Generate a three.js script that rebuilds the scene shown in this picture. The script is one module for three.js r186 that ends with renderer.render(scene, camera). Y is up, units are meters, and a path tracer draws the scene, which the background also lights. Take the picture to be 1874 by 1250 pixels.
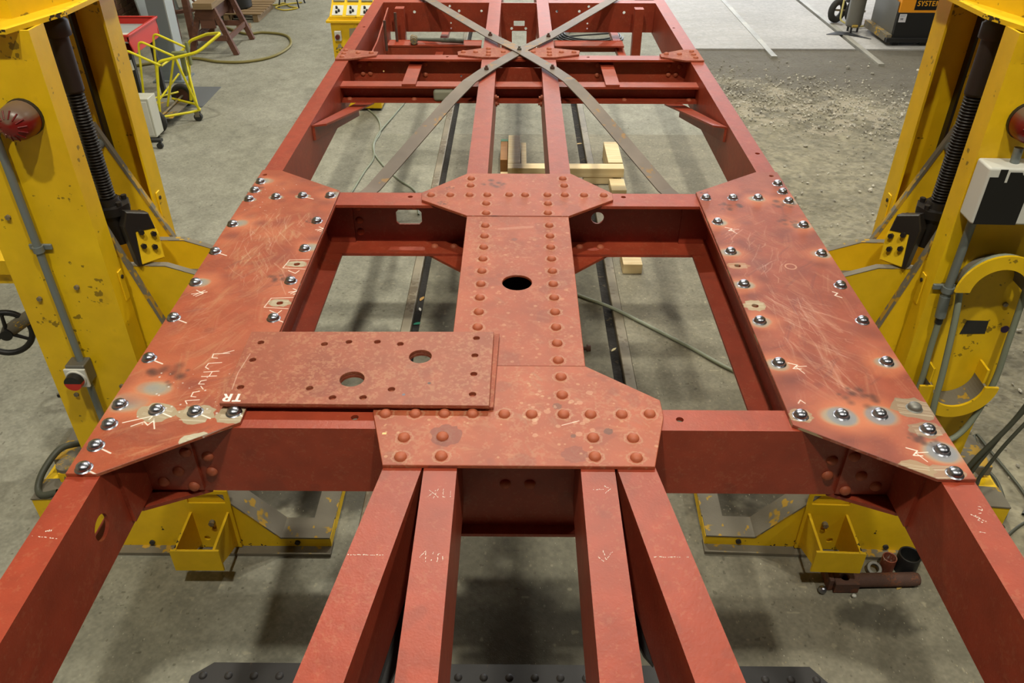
import * as THREE from 'three';
import { mergeGeometries, toCreasedNormals } from 'three/addons/utils/BufferGeometryUtils.js';
import { RoundedBoxGeometry } from 'three/addons/geometries/RoundedBoxGeometry.js';
import { RectAreaLightUniformsLib } from 'three/addons/lights/RectAreaLightUniformsLib.js';

// ---------------------------------------------------------------- camera, sky, exposure
RectAreaLightUniformsLib.init();
const scene = new THREE.Scene();
const renderer = new THREE.WebGLRenderer({ antialias: true });
renderer.toneMapping = THREE.LinearToneMapping;
renderer.toneMappingExposure = 1.1;
renderer.shadowMap.enabled = true;
const camera = new THREE.PerspectiveCamera(45.79, 1874 / 1250, 0.05, 80);
camera.position.set(-0.0112, 3.2, 0);
camera.rotation.order = 'YXZ';
camera.rotation.set(-0.61104, 0.0061484, 0.0019295);
scene.background = new THREE.Color().setRGB(6.0, 6.3, 6.8);      // overcast daylight beyond the open door
const LAMP_COLOR = new THREE.Color().setRGB(1.0, 0.94, 0.79), LAMP_Y = 8.6;
const LAMPS = [[-1.3, 0.4, 125], [-1.3, -7.6, 115], [-1.3, -15.6, 110], [1.3, 0.4, 110], [1.3, -7.6, 105], [1.3, -15.6, 105], [6.8, 0.4, 55], [6.8, -7.6, 65], [6.8, -15.6, 100]];   // x, z, candela

// ---------------------------------------------------------------- helpers
let seed = 12345;
const rnd = () => { seed = (seed * 1664525 + 1013904223) >>> 0; return seed / 4294967296; };
const rr = (a, b) => a + (b - a) * rnd();
const used = {};
const numbered = (n) => { used[n] = (used[n] || 0) + 1; return used[n] === 1 ? n : n + '_' + String(used[n] - 1).padStart(3, '0'); };
const W = new Map();                                               // world (or thing-local) origin of each object
const V = (x, y, z) => new THREE.Vector3(x, y, z);
function tag(o, label, category, group, kind) {
  if (label) o.userData.label = label;
  if (category) o.userData.category = category;
  if (group) o.userData.group = group;
  if (kind) o.userData.kind = kind;
  return o;
}
function thing(name, label, category, p = [0, 0, 0], group, kind) {
  const g = new THREE.Group(); g.name = numbered(name); g.position.set(...p); scene.add(g);
  W.set(g, V(...p)); return tag(g, label, category, group, kind);
}
// a mesh whose geometry is written in the coordinates its parent was written in
function part(parent, name, geo, mat, pos) {
  const m = new THREE.Mesh(geo, mat); m.castShadow = m.receiveShadow = true; m.name = name;
  const w = W.get(parent) || V(0, 0, 0);
  const p = pos ? V(...pos) : V(0, 0, 0);
  if (!pos) { // put the origin of the mesh at the middle of its geometry
    geo.computeBoundingBox(); geo.boundingBox.getCenter(p);
    m.geometry = geo = geo.clone().translate(-p.x, -p.y, -p.z);
  }
  m.position.copy(p).sub(w); W.set(m, p);
  parent.add(m); return m;
}
function solo(name, geo, mat, label, category, group, kind) {
  const m = part(scene, numbered(name), geo, mat);
  return tag(m, label, category, group, kind);
}
function flat(geo) { const g = geo.index ? geo.toNonIndexed() : geo; return g; }
function flip(g) {
  for (const k of Object.keys(g.attributes)) {
    const a = g.attributes[k], n = a.itemSize;
    for (let i = 0; i < a.count; i += 3) for (let j = 0; j < n; j++) {
      const t = a.array[(i + 1) * n + j]; a.array[(i + 1) * n + j] = a.array[(i + 2) * n + j]; a.array[(i + 2) * n + j] = t;
    }
  }
  return g;
}
// uv in metres by the main direction of each face
function uvm(geo, s = 1, o = null) {
  const g = flat(geo); const p = g.attributes.position, n = g.attributes.normal;
  const uv = new Float32Array(p.count * 2); const ox = o ? o[0] : 0, oy = o ? o[1] : 0;
  const a = V(0, 0, 0), b = V(0, 0, 0), c = V(0, 0, 0);
  for (let i = 0; i < p.count; i += 3) {
    a.fromBufferAttribute(p, i); b.fromBufferAttribute(p, i + 1); c.fromBufferAttribute(p, i + 2);
    b.sub(a); c.sub(a); b.cross(c);
    const ax = Math.abs(b.x), ay = Math.abs(b.y), az = Math.abs(b.z);
    for (let j = 0; j < 3; j++) {
      const x = p.getX(i + j), y = p.getY(i + j), z = p.getZ(i + j); let u, v;
      if (ay >= ax && ay >= az) { u = x; v = z; } else if (ax >= az) { u = z; v = y; } else { u = x; v = y; }
      uv[(i + j) * 2] = u * s + ox; uv[(i + j) * 2 + 1] = v * s + oy;
    }
  }
  g.setAttribute('uv', new THREE.BufferAttribute(uv, 2)); return g;
}
const box = (x0, x1, y0, y1, z0, z1) => uvm(new THREE.BoxGeometry(x1 - x0, y1 - y0, z1 - z0).translate((x0 + x1) / 2, (y0 + y1) / 2, (z0 + z1) / 2));
const rbox = (x0, x1, y0, y1, z0, z1, r = 0.006, seg = 2) => uvm(new RoundedBoxGeometry(x1 - x0, y1 - y0, z1 - z0, seg, r).translate((x0 + x1) / 2, (y0 + y1) / 2, (z0 + z1) / 2));
// polygon (with holes) pushed along an axis: 'z' takes (x,y), 'x' takes (z,y), 'y' takes (x,z)
function ex(pts, axis, a0, a1, holes = [], bevel = 0) {
  const sh = new THREE.Shape(pts.map((q) => new THREE.Vector2(q[0], q[1])));
  for (const h of holes) sh.holes.push(h);
  const L = a1 - a0;
  let g = new THREE.ExtrudeGeometry(sh, { depth: Math.max(1e-4, L - 2 * bevel), bevelEnabled: bevel > 0, bevelThickness: bevel, bevelSize: bevel, bevelOffset: -bevel, bevelSegments: 1, curveSegments: 16 });
  g.translate(0, 0, bevel);
  g = flat(g); const p = g.attributes.position;
  for (let i = 0; i < p.count; i++) {
    const x = p.getX(i), y = p.getY(i), d = p.getZ(i) + a0;
    if (axis === 'z') p.setXYZ(i, x, y, d); else if (axis === 'x') p.setXYZ(i, d, y, x); else p.setXYZ(i, x, d, y);
  }
  if (axis !== 'z') flip(g);
  g.computeVertexNormals(); return uvm(g);
}
const circ = (x, y, r, ry = r) => { const h = new THREE.Path(); h.absellipse(x, y, r, ry, 0, Math.PI * 2, true); return h; };
const rectHole = (x0, x1, y0, y1, r = 0.012) => {
  const h = new THREE.Path(); h.moveTo(x0 + r, y0); h.lineTo(x0, y0 + r); h.lineTo(x0, y1 - r); h.lineTo(x0 + r, y1); h.lineTo(x1 - r, y1); h.lineTo(x1, y1 - r); h.lineTo(x1, y0 + r); h.lineTo(x1 - r, y0); h.closePath(); return h;
};
function cyl(p0, p1, r0, r1 = r0, seg = 20) {
  const a = V(...p0), b = V(...p1), d = b.clone().sub(a);
  const g = new THREE.CylinderGeometry(r1, r0, d.length(), seg); g.translate(0, d.length() / 2, 0);
  g.applyQuaternion(new THREE.Quaternion().setFromUnitVectors(V(0, 1, 0), d.normalize())); g.translate(a.x, a.y, a.z); return g;
}
const lathe = (pts, seg = 20) => new THREE.LatheGeometry(pts.map((q) => new THREE.Vector2(q[0], q[1])), seg);
function orient(g, dir, p) { g = g.clone(); g.applyQuaternion(new THREE.Quaternion().setFromUnitVectors(V(0, 1, 0), V(...dir).normalize())); return g.translate(...p); }
function tube(pts, r, seg = 48, rad = 8, tension = 0.5) {
  const c = new THREE.CatmullRomCurve3(pts.map((q) => V(...q)), false, 'catmullrom', tension);
  return new THREE.TubeGeometry(c, seg, r, rad, false);
}
function pipe(pts, r, bend = 0.05, rad = 8) {                        // straight runs with rounded corners, capped
  const path = new THREE.CurvePath(); let prev = V(...pts[0]);
  for (let i = 1; i < pts.length; i++) {
    const cur = V(...pts[i]);
    if (i < pts.length - 1) {
      const nx = V(...pts[i + 1]); const d1 = cur.clone().sub(prev), d2 = nx.clone().sub(cur);
      const b = Math.min(bend, d1.length() * 0.45, d2.length() * 0.45);
      const a = cur.clone().addScaledVector(d1.normalize(), -b), c = cur.clone().addScaledVector(d2.normalize(), b);
      path.add(new THREE.LineCurve3(prev, a)); path.add(new THREE.QuadraticBezierCurve3(a, cur, c)); prev = c;
    } else path.add(new THREE.LineCurve3(prev, cur));
  }
  const out = []; for (const c of path.curves) { const n = c.isLineCurve3 ? 1 : 6; for (let i = 0; i < n; i++) out.push(c.getPoint(i / n)); } out.push(prev.clone().copy(V(...pts[pts.length - 1])));
  const poly = new THREE.CurvePath(); for (let i = 0; i + 1 < out.length; i++) if (out[i].distanceTo(out[i + 1]) > 1e-5) poly.add(new THREE.LineCurve3(out[i], out[i + 1]));
  const res = []; for (let i = 0; i < out.length; i++) {
    const t = (i === 0 ? out[1].clone().sub(out[0]) : i === out.length - 1 ? out[i].clone().sub(out[i - 1]) : out[i + 1].clone().sub(out[i - 1])).normalize();
    res.push([out[i], t]);
  }
  // sweep a ring along the points
  const pos = [], idx = []; let nrm = Math.abs(res[0][1].y) < 0.9 ? V(0, 1, 0) : V(1, 0, 0);
  for (const [p, t] of res) {
    nrm.addScaledVector(t, -nrm.dot(t)).normalize(); const bi = t.clone().cross(nrm);
    for (let k = 0; k < rad; k++) { const a = k / rad * Math.PI * 2; const q = p.clone().addScaledVector(nrm, Math.cos(a) * r).addScaledVector(bi, Math.sin(a) * r); pos.push(q.x, q.y, q.z); }
  }
  const n = res.length;
  for (let i = 0; i + 1 < n; i++) for (let k = 0; k < rad; k++) { const k2 = (k + 1) % rad, a = i * rad + k, b = i * rad + k2, c = a + rad, d = b + rad; idx.push(a, b, c, b, d, c); }
  for (let k = 1; k + 1 < rad; k++) { idx.push(0, k + 1, k); idx.push((n - 1) * rad, (n - 1) * rad + k, (n - 1) * rad + k + 1); }
  const g = new THREE.BufferGeometry(); g.setAttribute('position', new THREE.Float32BufferAttribute(pos, 3)); g.setIndex(idx); g.computeVertexNormals();
  g.setAttribute('uv', new THREE.Float32BufferAttribute(new Float32Array(pos.length / 3 * 2), 2)); return g;
}
const merge = (list) => mergeGeometries(list.map((g) => { const q = flat(g).clone(); for (const k of Object.keys(q.attributes)) if (!['position', 'normal', 'uv'].includes(k)) q.deleteAttribute(k); return q; }), false);
// channel section: web at the side given by w (+1 / -1 along the cross axis)
function channelPts(x0, x1, y0, y1, webSide, tf = 0.013, tw = 0.010) {
  return webSide > 0
    ? [[x1, y0], [x1, y1], [x0, y1], [x0, y1 - tf * 0.8], [x1 - tw - 0.012, y1 - tf], [x1 - tw, y1 - tf - 0.012], [x1 - tw, y0 + tf + 0.012], [x1 - tw - 0.012, y0 + tf], [x0, y0 + tf * 0.8], [x0, y0]]
    : [[x0, y0], [x1, y0], [x1, y0 + tf * 0.8], [x0 + tw + 0.012, y0 + tf], [x0 + tw, y0 + tf + 0.012], [x0 + tw, y1 - tf - 0.012], [x0 + tw + 0.012, y1 - tf], [x1, y1 - tf * 0.8], [x1, y1], [x0, y1]];
}

// ---------------------------------------------------------------- textures
function noiseField(period, sd) {
  let s = sd * 7919 + 17; const r = () => { s = (s * 1103515245 + 12345) & 0x7fffffff; return s / 0x7fffffff; };
  const t = new Float32Array(period * period); for (let i = 0; i < t.length; i++) t[i] = r();
  return (x, y) => {
    let xi = Math.floor(x), yi = Math.floor(y); const fx = x - xi, fy = y - yi;
    xi = ((xi % period) + period) % period; yi = ((yi % period) + period) % period;
    const x1 = (xi + 1) % period, y1 = (yi + 1) % period;
    const u = fx * fx * (3 - 2 * fx), v = fy * fy * (3 - 2 * fy);
    const a = t[yi * period + xi], b = t[yi * period + x1], c = t[y1 * period + xi], d = t[y1 * period + x1];
    return a + (b - a) * u + (c - a) * v + (a - b - c + d) * u * v;
  };
}
const clamp = (x, a = 0, b = 1) => Math.min(b, Math.max(a, x));
const sst = (a, b, x) => { const t = clamp((x - a) / (b - a)); return t * t * (3 - 2 * t); };
function canvasTex(w, h, fn, draw, srgb = true) {
  const c = document.createElement('canvas'); c.width = w; c.height = h; const g = c.getContext('2d');
  const im = g.createImageData(w, h), d = im.data; const o = [0, 0, 0];
  for (let y = 0; y < h; y++) for (let x = 0; x < w; x++) { fn(x / w, y / h, o); const i = (y * w + x) * 4; d[i] = clamp(o[0], 0, 255); d[i + 1] = clamp(o[1], 0, 255); d[i + 2] = clamp(o[2], 0, 255); d[i + 3] = 255; }
  g.putImageData(im, 0, 0); if (draw) draw(g, w, h);
  const t = new THREE.CanvasTexture(c); if (srgb) t.colorSpace = THREE.SRGBColorSpace;
  t.wrapS = t.wrapT = THREE.RepeatWrapping; t.magFilter = THREE.LinearFilter; t.needsUpdate = true; return t;
}
// mixes of octaves; n takes a tile coordinate 0..1 and wraps
function fbm(sd, base, oct) {
  const f = []; for (let i = 0; i < oct; i++) f.push(noiseField(base << i, sd + i * 13));
  return (u, v) => { let s = 0, a = 0.5, t = 0; for (let i = 0; i < oct; i++) { const k = base << i; s += a * f[i](u * k, v * k); t += a; a *= 0.55; } return s / t; };
}
const bumpFine = (() => { const a = fbm(91, 32, 3), b = fbm(95, 128, 2); return canvasTex(512, 512, (u, v, o) => { const k = 255 * (0.6 * a(u, v) + 0.4 * b(u, v)); o[0] = o[1] = o[2] = k; }, null, false); })();
bumpFine.repeat.set(2, 2);

const lin = (r, g, b) => [r, g, b];
function mixc(o, c, k) { o[0] += (c[0] - o[0]) * k; o[1] += (c[1] - o[1]) * k; o[2] += (c[2] - o[2]) * k; }
// red oxide primer; wear adds tan dust specks and rubbed scuffs that have edges of their own
function redFn(sd, wear, base = [149, 59, 37]) {
  const a = fbm(sd, 4, 4), b = fbm(sd + 40, 24, 3), c = fbm(sd + 70, 160, 2), e = fbm(sd + 80, 9, 3);
  return (u, v, o) => {
    const k = a(u, v) - 0.5, m = b(u, v) - 0.5, f = c(u, v);
    const s = 1 + 0.16 * k + 0.14 * m; o[0] = base[0] * s; o[1] = base[1] * (s + 0.10 * k); o[2] = base[2] * (s + 0.14 * k);
    const w = sst(0.60, 0.72, 0.40 * f + 0.35 * b(u * 3, v * 3) + 0.25 * e(u, v) + wear * 0.10) * wear;
    mixc(o, [172, 124, 92], 0.5 * w);
    mixc(o, [104, 48, 38], 0.22 * sst(0.68, 0.74, e(v, u)) * clamp(wear * 2));
  };
}
const redTex = canvasTex(1024, 1024, redFn(3, 0.45));
const redWornTex = canvasTex(1024, 1024, redFn(21, 0.9, [146, 71, 48]));
const redFarTex = canvasTex(512, 512, redFn(33, 0.1));
const RED = new THREE.MeshStandardMaterial({ map: redTex, roughness: 0.44, bumpMap: bumpFine, bumpScale: 0.0006 });
const REDWORN = new THREE.MeshStandardMaterial({ map: redWornTex, roughness: 0.66, bumpMap: bumpFine, bumpScale: 0.0007 });
const REDRIVET = new THREE.MeshStandardMaterial({ color: new THREE.Color('#a65638'), roughness: 0.6 });
function yellowFn(sd, dirt) {
  const a = fbm(sd, 3, 4), b = fbm(sd + 11, 20, 3), c = fbm(sd + 23, 48, 3), e = fbm(sd + 31, 7, 3);
  return (u, v, o) => {
    const k = a(u, v) - 0.5, m = b(u, v) - 0.5; const s = 1 + 0.16 * k + 0.06 * m;
    o[0] = 232 * s; o[1] = 190 * (s + 0.05 * k); o[2] = 12 + 12 * m;
    mixc(o, [128, 88, 22], 0.4 * sst(0.62, 0.78, a(v, u) * 0.6 + b(u, v) * 0.4) * dirt);
    mixc(o, [40, 30, 20], 0.95 * sst(0.715, 0.735, 0.5 * c(u, v) + 0.5 * e(u, v) + 0.035 * dirt) * clamp(dirt));
  };
}
const yellowTex = canvasTex(1024, 1024, yellowFn(5, 0.45));
const yellowDirtyTex = canvasTex(1024, 1024, yellowFn(61, 1.0));
const YEL = new THREE.MeshStandardMaterial({ map: yellowTex, roughness: 0.5, bumpMap: bumpFine, bumpScale: 0.0004 });
const YELD = new THREE.MeshStandardMaterial({ map: yellowDirtyTex, roughness: 0.6, bumpMap: bumpFine, bumpScale: 0.0006 });
const wornFn = (sd, base, hi, k0, k1) => { const a = fbm(sd, 5, 4), b = fbm(sd + 9, 40, 2); return (u, v, o) => { const s = 0.82 + 0.36 * a(u, v); o[0] = base[0] * s; o[1] = base[1] * s; o[2] = base[2] * s; mixc(o, hi, 0.8 * sst(k0, k1, 0.6 * a(v, u) + 0.4 * b(u, v))); }; };
const GREYWORN = new THREE.MeshStandardMaterial({ map: canvasTex(512, 512, wornFn(8, [112, 106, 92], [196, 150, 30], 0.60, 0.66)), roughness: 0.75, bumpMap: bumpFine, bumpScale: 0.0006 });
const STRAP = new THREE.MeshStandardMaterial({ map: canvasTex(512, 512, wornFn(15, [112, 101, 92], [150, 112, 62], 0.60, 0.70)), roughness: 0.55, metalness: 0.25 });
const RUST = new THREE.MeshStandardMaterial({ map: canvasTex(512, 512, wornFn(19, [88, 62, 52], [120, 72, 48], 0.55, 0.66)), roughness: 0.8, bumpMap: bumpFine, bumpScale: 0.001 });
const BLACKST = new THREE.MeshStandardMaterial({ map: canvasTex(512, 512, wornFn(27, [44, 43, 44], [92, 66, 50], 0.62, 0.72)), roughness: 0.6 });
const GREASE = new THREE.MeshStandardMaterial({ color: new THREE.Color('#26221f'), roughness: 0.42, metalness: 0.2 });
const DARKTUBE = new THREE.MeshStandardMaterial({ color: new THREE.Color('#2b2522'), roughness: 0.55 });
const CHROME = new THREE.MeshStandardMaterial({ color: new THREE.Color('#94969f'), roughness: 0.3, metalness: 1 });
const DULLST = new THREE.MeshStandardMaterial({ color: new THREE.Color('#7b7a74'), roughness: 0.55, metalness: 0.7 });
const GALV = new THREE.MeshStandardMaterial({ color: new THREE.Color('#7d8584'), roughness: 0.5, metalness: 0.35 });
const CABLE = new THREE.MeshStandardMaterial({ color: new THREE.Color('#7f8674'), roughness: 0.6 });
const CABLED = new THREE.MeshStandardMaterial({ color: new THREE.Color('#44463a'), roughness: 0.55 });
const BLACK = new THREE.MeshStandardMaterial({ color: new THREE.Color('#1b1b1c'), roughness: 0.5 });
const RUBBER = new THREE.MeshStandardMaterial({ color: new THREE.Color('#2a2a28'), roughness: 0.8 });
const WHITE = new THREE.MeshStandardMaterial({ color: new THREE.Color('#cfd0c8'), roughness: 0.55 });
const REDPL = new THREE.MeshPhysicalMaterial({ color: new THREE.Color('#a0140e'), roughness: 0.3, clearcoat: 0.5 });
const BRIGHTRED = new THREE.MeshStandardMaterial({ color: new THREE.Color('#c3291f'), roughness: 0.4 });
const STEELGREY = new THREE.MeshStandardMaterial({ color: new THREE.Color('#6b767c'), roughness: 0.55 });
const LIGHTGREY = new THREE.MeshStandardMaterial({ color: new THREE.Color('#9aa1a2'), roughness: 0.55 });
const YTUBE = new THREE.MeshStandardMaterial({ color: new THREE.Color('#d9cf1c'), roughness: 0.4 });
const ORANGE = new THREE.MeshStandardMaterial({ color: new THREE.Color('#e8981c'), roughness: 0.5 });
const woodFn = (sd, base, dark) => { const a = fbm(sd, 4, 4), b = fbm(sd + 5, 8, 3); return (u, v, o) => { const r = 0.5 + 0.5 * Math.sin((v * 26 + a(u * 0.25, v) * 7) * 3.1); const s = 0.86 + 0.2 * b(u * 0.25, v * 2); o[0] = base[0] * s; o[1] = base[1] * s; o[2] = base[2] * s; mixc(o, dark, 0.35 * r * a(u, v)); }; };
const PINE = new THREE.MeshStandardMaterial({ map: canvasTex(512, 512, woodFn(44, [222, 202, 158], [176, 140, 92])), roughness: 0.7 });
const BROWNWOOD = new THREE.MeshStandardMaterial({ map: canvasTex(512, 512, woodFn(45, [104, 66, 50], [58, 36, 30])), roughness: 0.75 });
const OLDWOOD = new THREE.MeshStandardMaterial({ map: canvasTex(512, 512, woodFn(46, [142, 118, 84], [84, 66, 46])), roughness: 0.8 });
const TANWOOD = new THREE.MeshStandardMaterial({ map: canvasTex(512, 512, woodFn(47, [150, 104, 52], [104, 66, 30])), roughness: 0.75 });
const GREENPAINT = new THREE.MeshStandardMaterial({ color: new THREE.Color('#3d6a4a'), roughness: 0.6 });

// ---------------------------------------------------------------- setting: floor, ground, walls, ceiling
function concreteFn(sd, base, opt = {}) {
  const a = fbm(sd, 3, 4), b = fbm(sd + 7, 16, 4), c = fbm(sd + 19, 128, 2), e = fbm(sd + 29, 64, 2), st = opt.stains || [], sx = opt.sx || 1, sz = opt.sz || 1;
  return (u, v, o) => {
    const k = a(u, v) - 0.5, m = b(u * sx, v * sz) - 0.5, f = c(u * sx, v * sz) - 0.5;
    const s = 1 + 0.26 * k + 0.22 * m + 0.20 * f; o[0] = base[0] * s; o[1] = base[1] * s; o[2] = base[2] * (s + 0.05 * k);
    for (const q of st) { const dx = (u - q[0]) / q[2], dy = (v - q[1]) / q[3]; const d = Math.sqrt(dx * dx + dy * dy) + (b(u * sx + q[0], v * sz) - 0.5) * 1.3; mixc(o, [44, 42, 36], q[4] * (1 - sst(0.55, 1.05, d))); }
    const g = e(u * sx, v * sz); if (g > 0.80) mixc(o, [186, 178, 150], 0.5 * (opt.speck || 0.5) * sst(0.82, 0.9, g)); if (g < 0.14) mixc(o, [70, 66, 54], 0.4);
  };
}
function specks(n, col, r0, r1) { return (g, w, h) => { for (let i = 0; i < n; i++) { g.fillStyle = col[Math.floor(rnd() * col.length)]; const x = rnd() * w, y = rnd() * h, r = rr(r0, r1); g.beginPath(); g.ellipse(x, y, r, r * rr(0.4, 1), rnd() * 3, 0, 7); g.fill(); } }; }
const CONC = [138, 137, 124];
const MAPREP = (t, sx, sz, ox, oz) => { t.repeat.set(1 / sx, 1 / sz); t.offset.set(ox, oz); return t; };
const concTex = canvasTex(2048, 2048, concreteFn(101, CONC, { sx: 2, sz: 2 }), specks(1200, ['#7a7666', '#b9b39a', '#6a675a'], 0.5, 1.3));
concTex.repeat.set(1 / 4, 1 / 4);
const CONCRETE = new THREE.MeshStandardMaterial({ map: concTex, roughness: 0.85, bumpMap: bumpFine, bumpScale: 0.0012 });
// the strip between the rails, oil stained, strewn with turnings: x -0.70..0.62, z -8.5..-1
const bedTex = canvasTex(768, 2048, concreteFn(131, [112, 109, 94], { sx: 0.5, sz: 2.5, speck: 0.7, stains: [[0.62, 0.84, 0.30, 0.05, 0.3], [0.40, 0.87, 0.26, 0.04, 0.2], [0.75, 0.80, 0.2, 0.03, 0.2], [0.2, 0.5, 0.2, 0.03, 0.4], [0.7, 0.2, 0.2, 0.02, 0.3], [0.3, 0.66, 0.5, 0.03, 0.25]] }), specks(6500, ['#bdb594', '#4a463c', '#d3ceb8', '#a89468'], 0.3, 0.85));
bedTex.repeat.set(1 / 1.32, 1 / 7.5); bedTex.offset.set(0.696 / 1.32, 8.5 / 7.5 - 1 + 1);
bedTex.flipY = false;
const BED = new THREE.MeshStandardMaterial({ map: bedTex, roughness: 0.85, bumpMap: bumpFine, bumpScale: 0.0014 });
const sideTex = canvasTex(1024, 2048, concreteFn(151, [122, 118, 102], { sx: 1, sz: 4, speck: 0.8, stains: [[0.17, 0.71, 0.14, 0.045, 0.65], [0.32, 0.71, 0.14, 0.04, 0.6], [0.45, 0.82, 0.10, 0.015, 0.5], [0.25, 0.74, 0.2, 0.02, 0.3], [0.6, 0.9, 0.2, 0.02, 0.3], [0.5, 0.56, 0.2, 0.02, 0.35]] }), specks(7500, ['#c8c09e', '#4a463c', '#dcd7c2', '#a89468'], 0.3, 1.1));
sideTex.repeat.set(1 / 2, 1 / 7.5); sideTex.offset.set(-0.763 / 2, 8.5 / 7.5); sideTex.flipY = false;
const SIDE = new THREE.MeshStandardMaterial({ map: sideTex, roughness: 0.85, bumpMap: bumpFine, bumpScale: 0.0014 });
const sideLTex = canvasTex(1024, 2048, concreteFn(161, [132, 131, 117], { sx: 1, sz: 4, speck: 0.7, stains: [[0.80, 0.71, 0.16, 0.045, 0.6], [0.62, 0.71, 0.16, 0.04, 0.6], [0.5, 0.70, 0.12, 0.04, 0.5], [0.75, 0.86, 0.15, 0.012, 0.25], [0.7, 0.51, 0.25, 0.02, 0.3]] }), specks(6000, ['#c8c09e', '#4a463c', '#dcd7c2', '#9a9070'], 0.3, 1.0));
sideLTex.repeat.set(1 / 2, 1 / 7.5); sideLTex.offset.set(2.6 / 2, 8.5 / 7.5); sideLTex.flipY = false;
const SIDEL = new THREE.MeshStandardMaterial({ map: sideLTex, roughness: 0.85, bumpMap: bumpFine, bumpScale: 0.0014 });
const paleTex = canvasTex(1024, 1024, (() => { const a = fbm(171, 4, 4), b = fbm(177, 10, 3), c = fbm(181, 90, 2); return (u, v, o) => { const s = 0.9 + 0.16 * a(u, v) + 0.08 * (c(u, v) - 0.5) * 2; o[0] = 174 * s; o[1] = 173 * s; o[2] = 172 * s; const r = sst(0.60, 0.72, b(u, v * 6) * 0.6 + c(u, v) * 0.4); mixc(o, [150, 146, 138], 0.45 * r); }; })());
paleTex.repeat.set(1 / 3, 1 / 3);
const PALE = new THREE.MeshStandardMaterial({ map: paleTex, roughness: 0.85, bumpMap: bumpFine, bumpScale: 0.001 });
const dirtTex = canvasTex(2048, 2048, (() => {
  const a = fbm(201, 4, 4), b = fbm(207, 20, 4), c = fbm(213, 160, 2), e = fbm(219, 60, 2); return (u, v0, o) => {
    const v = v0 * 2.5;
    const s = 0.72 + 0.28 * a(u, v) + 0.4 * (b(u, v) - 0.5) + 0.36 * (c(u, v) - 0.5) + 0.18; o[0] = 125 * s; o[1] = 120 * s; o[2] = 102 * s;
    // the darker tarred ground next to the slab and the loose pale gravel beside it (x 2..10 -> u, z -12..8 -> v)
    const z = v0 * 20 - 12, x = 2 + u * 8; const edge = z + 11.9 + (b(u, v) - 0.5) * 1.6 - 0.25 * Math.max(0, x - 3);
    mixc(o, [92, 88, 80], 0.75 * (1 - sst(1.3, 2.5, edge)));
    const gr = sst(0.3, 0.7, 1 - Math.abs(edge - 2.6) / 1.3); mixc(o, [160, 152, 134], 0.8 * gr * sst(0.52, 0.62, e(u, v)));
    mixc(o, [84, 78, 66], 0.35 * sst(0.70, 0.80, c(v, u)));
  };
})(), null);
dirtTex.repeat.set(1 / 8, 1 / 20); dirtTex.offset.set(-2 / 8, 12 / 20); dirtTex.flipY = false;
const dirtBump = (() => { const a = fbm(231, 16, 4), b = fbm(237, 90, 2); return canvasTex(1024, 1024, (u, v, o) => { o[0] = o[1] = o[2] = 255 * (0.55 * a(u, v) + 0.45 * b(u, v)); }, null, false); })();
dirtBump.repeat.set(0.5, 0.5);
const DIRT = new THREE.MeshStandardMaterial({ map: dirtTex, roughness: 0.95, bumpMap: dirtBump, bumpScale: 0.02 });
const RAILST = new THREE.MeshStandardMaterial({ map: canvasTex(512, 512, wornFn(255, [124, 116, 98], [96, 84, 66], 0.55, 0.66)), roughness: 0.6, metalness: 0.2 });
const GROOVE = new THREE.MeshStandardMaterial({ map: canvasTex(512, 512, wornFn(259, [34, 31, 28], [84, 72, 54], 0.66, 0.72)), roughness: 0.9, bumpMap: dirtBump, bumpScale: 0.01 });
const RAILPALE = new THREE.MeshStandardMaterial({ map: canvasTex(256, 256, wornFn(263, [150, 148, 138], [170, 166, 150], 0.55, 0.7)), roughness: 0.6, metalness: 0.1 });
const WALLM = new THREE.MeshStandardMaterial({ color: new THREE.Color('#45423d'), roughness: 0.9 });
const CEILM = new THREE.MeshStandardMaterial({ color: new THREE.Color('#3c3b39'), roughness: 0.9 });

const ZN = 9, ZF = -21, XL = -6.0, XR = 11.5, HC = 10.2;
const floor = thing('floor', 'grey concrete workshop floor with a sunken rail track', null, [0, 0, 0], null, 'structure');
const slabPart = (n, x0, x1, z0, z1, m, y = 0) => part(floor, n, box(x0, x1, y - 0.3, y, z0, z1), m);
slabPart('slab', XL - 0.3, -2.478, ZF, ZN, CONCRETE); slabPart('slab', -2.47, -0.826, ZF, -8.5, CONCRETE); slabPart('slab', -2.47, -0.826, -8.5, -1, SIDEL); slabPart('slab', -2.47, -0.826, -1, ZN, CONCRETE);
part(floor, 'joint_filler', box(-2.478, -2.47, -0.3, -0.006, ZF, ZN), GROOVE);
slabPart('slab', -0.696, 0.623, ZF, -8.5, CONCRETE); slabPart('slab', -0.696, 0.623, -8.5, -1, BED); slabPart('slab', -0.696, 0.623, -1, ZN, CONCRETE);
slabPart('slab', 0.763, 2.05, ZF, -8.5, CONCRETE); slabPart('slab', 0.763, 2.05, -8.5, -1, SIDE); slabPart('slab', 0.763, 2.05, -1, ZN, CONCRETE);
part(floor, 'rail', rbox(-0.826, -0.756, -0.3, 0.002, ZF, ZN, 0.008), RAILST); part(floor, 'rail', rbox(0.693, 0.763, -0.3, 0.002, ZF, ZN, 0.008), RAILST);
part(floor, 'groove_bed', box(-0.756, -0.696, -0.3, -0.055, ZF, ZN), GROOVE); part(floor, 'groove_bed', box(0.623, 0.693, -0.3, -0.055, ZF, ZN), GROOVE);
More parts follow.
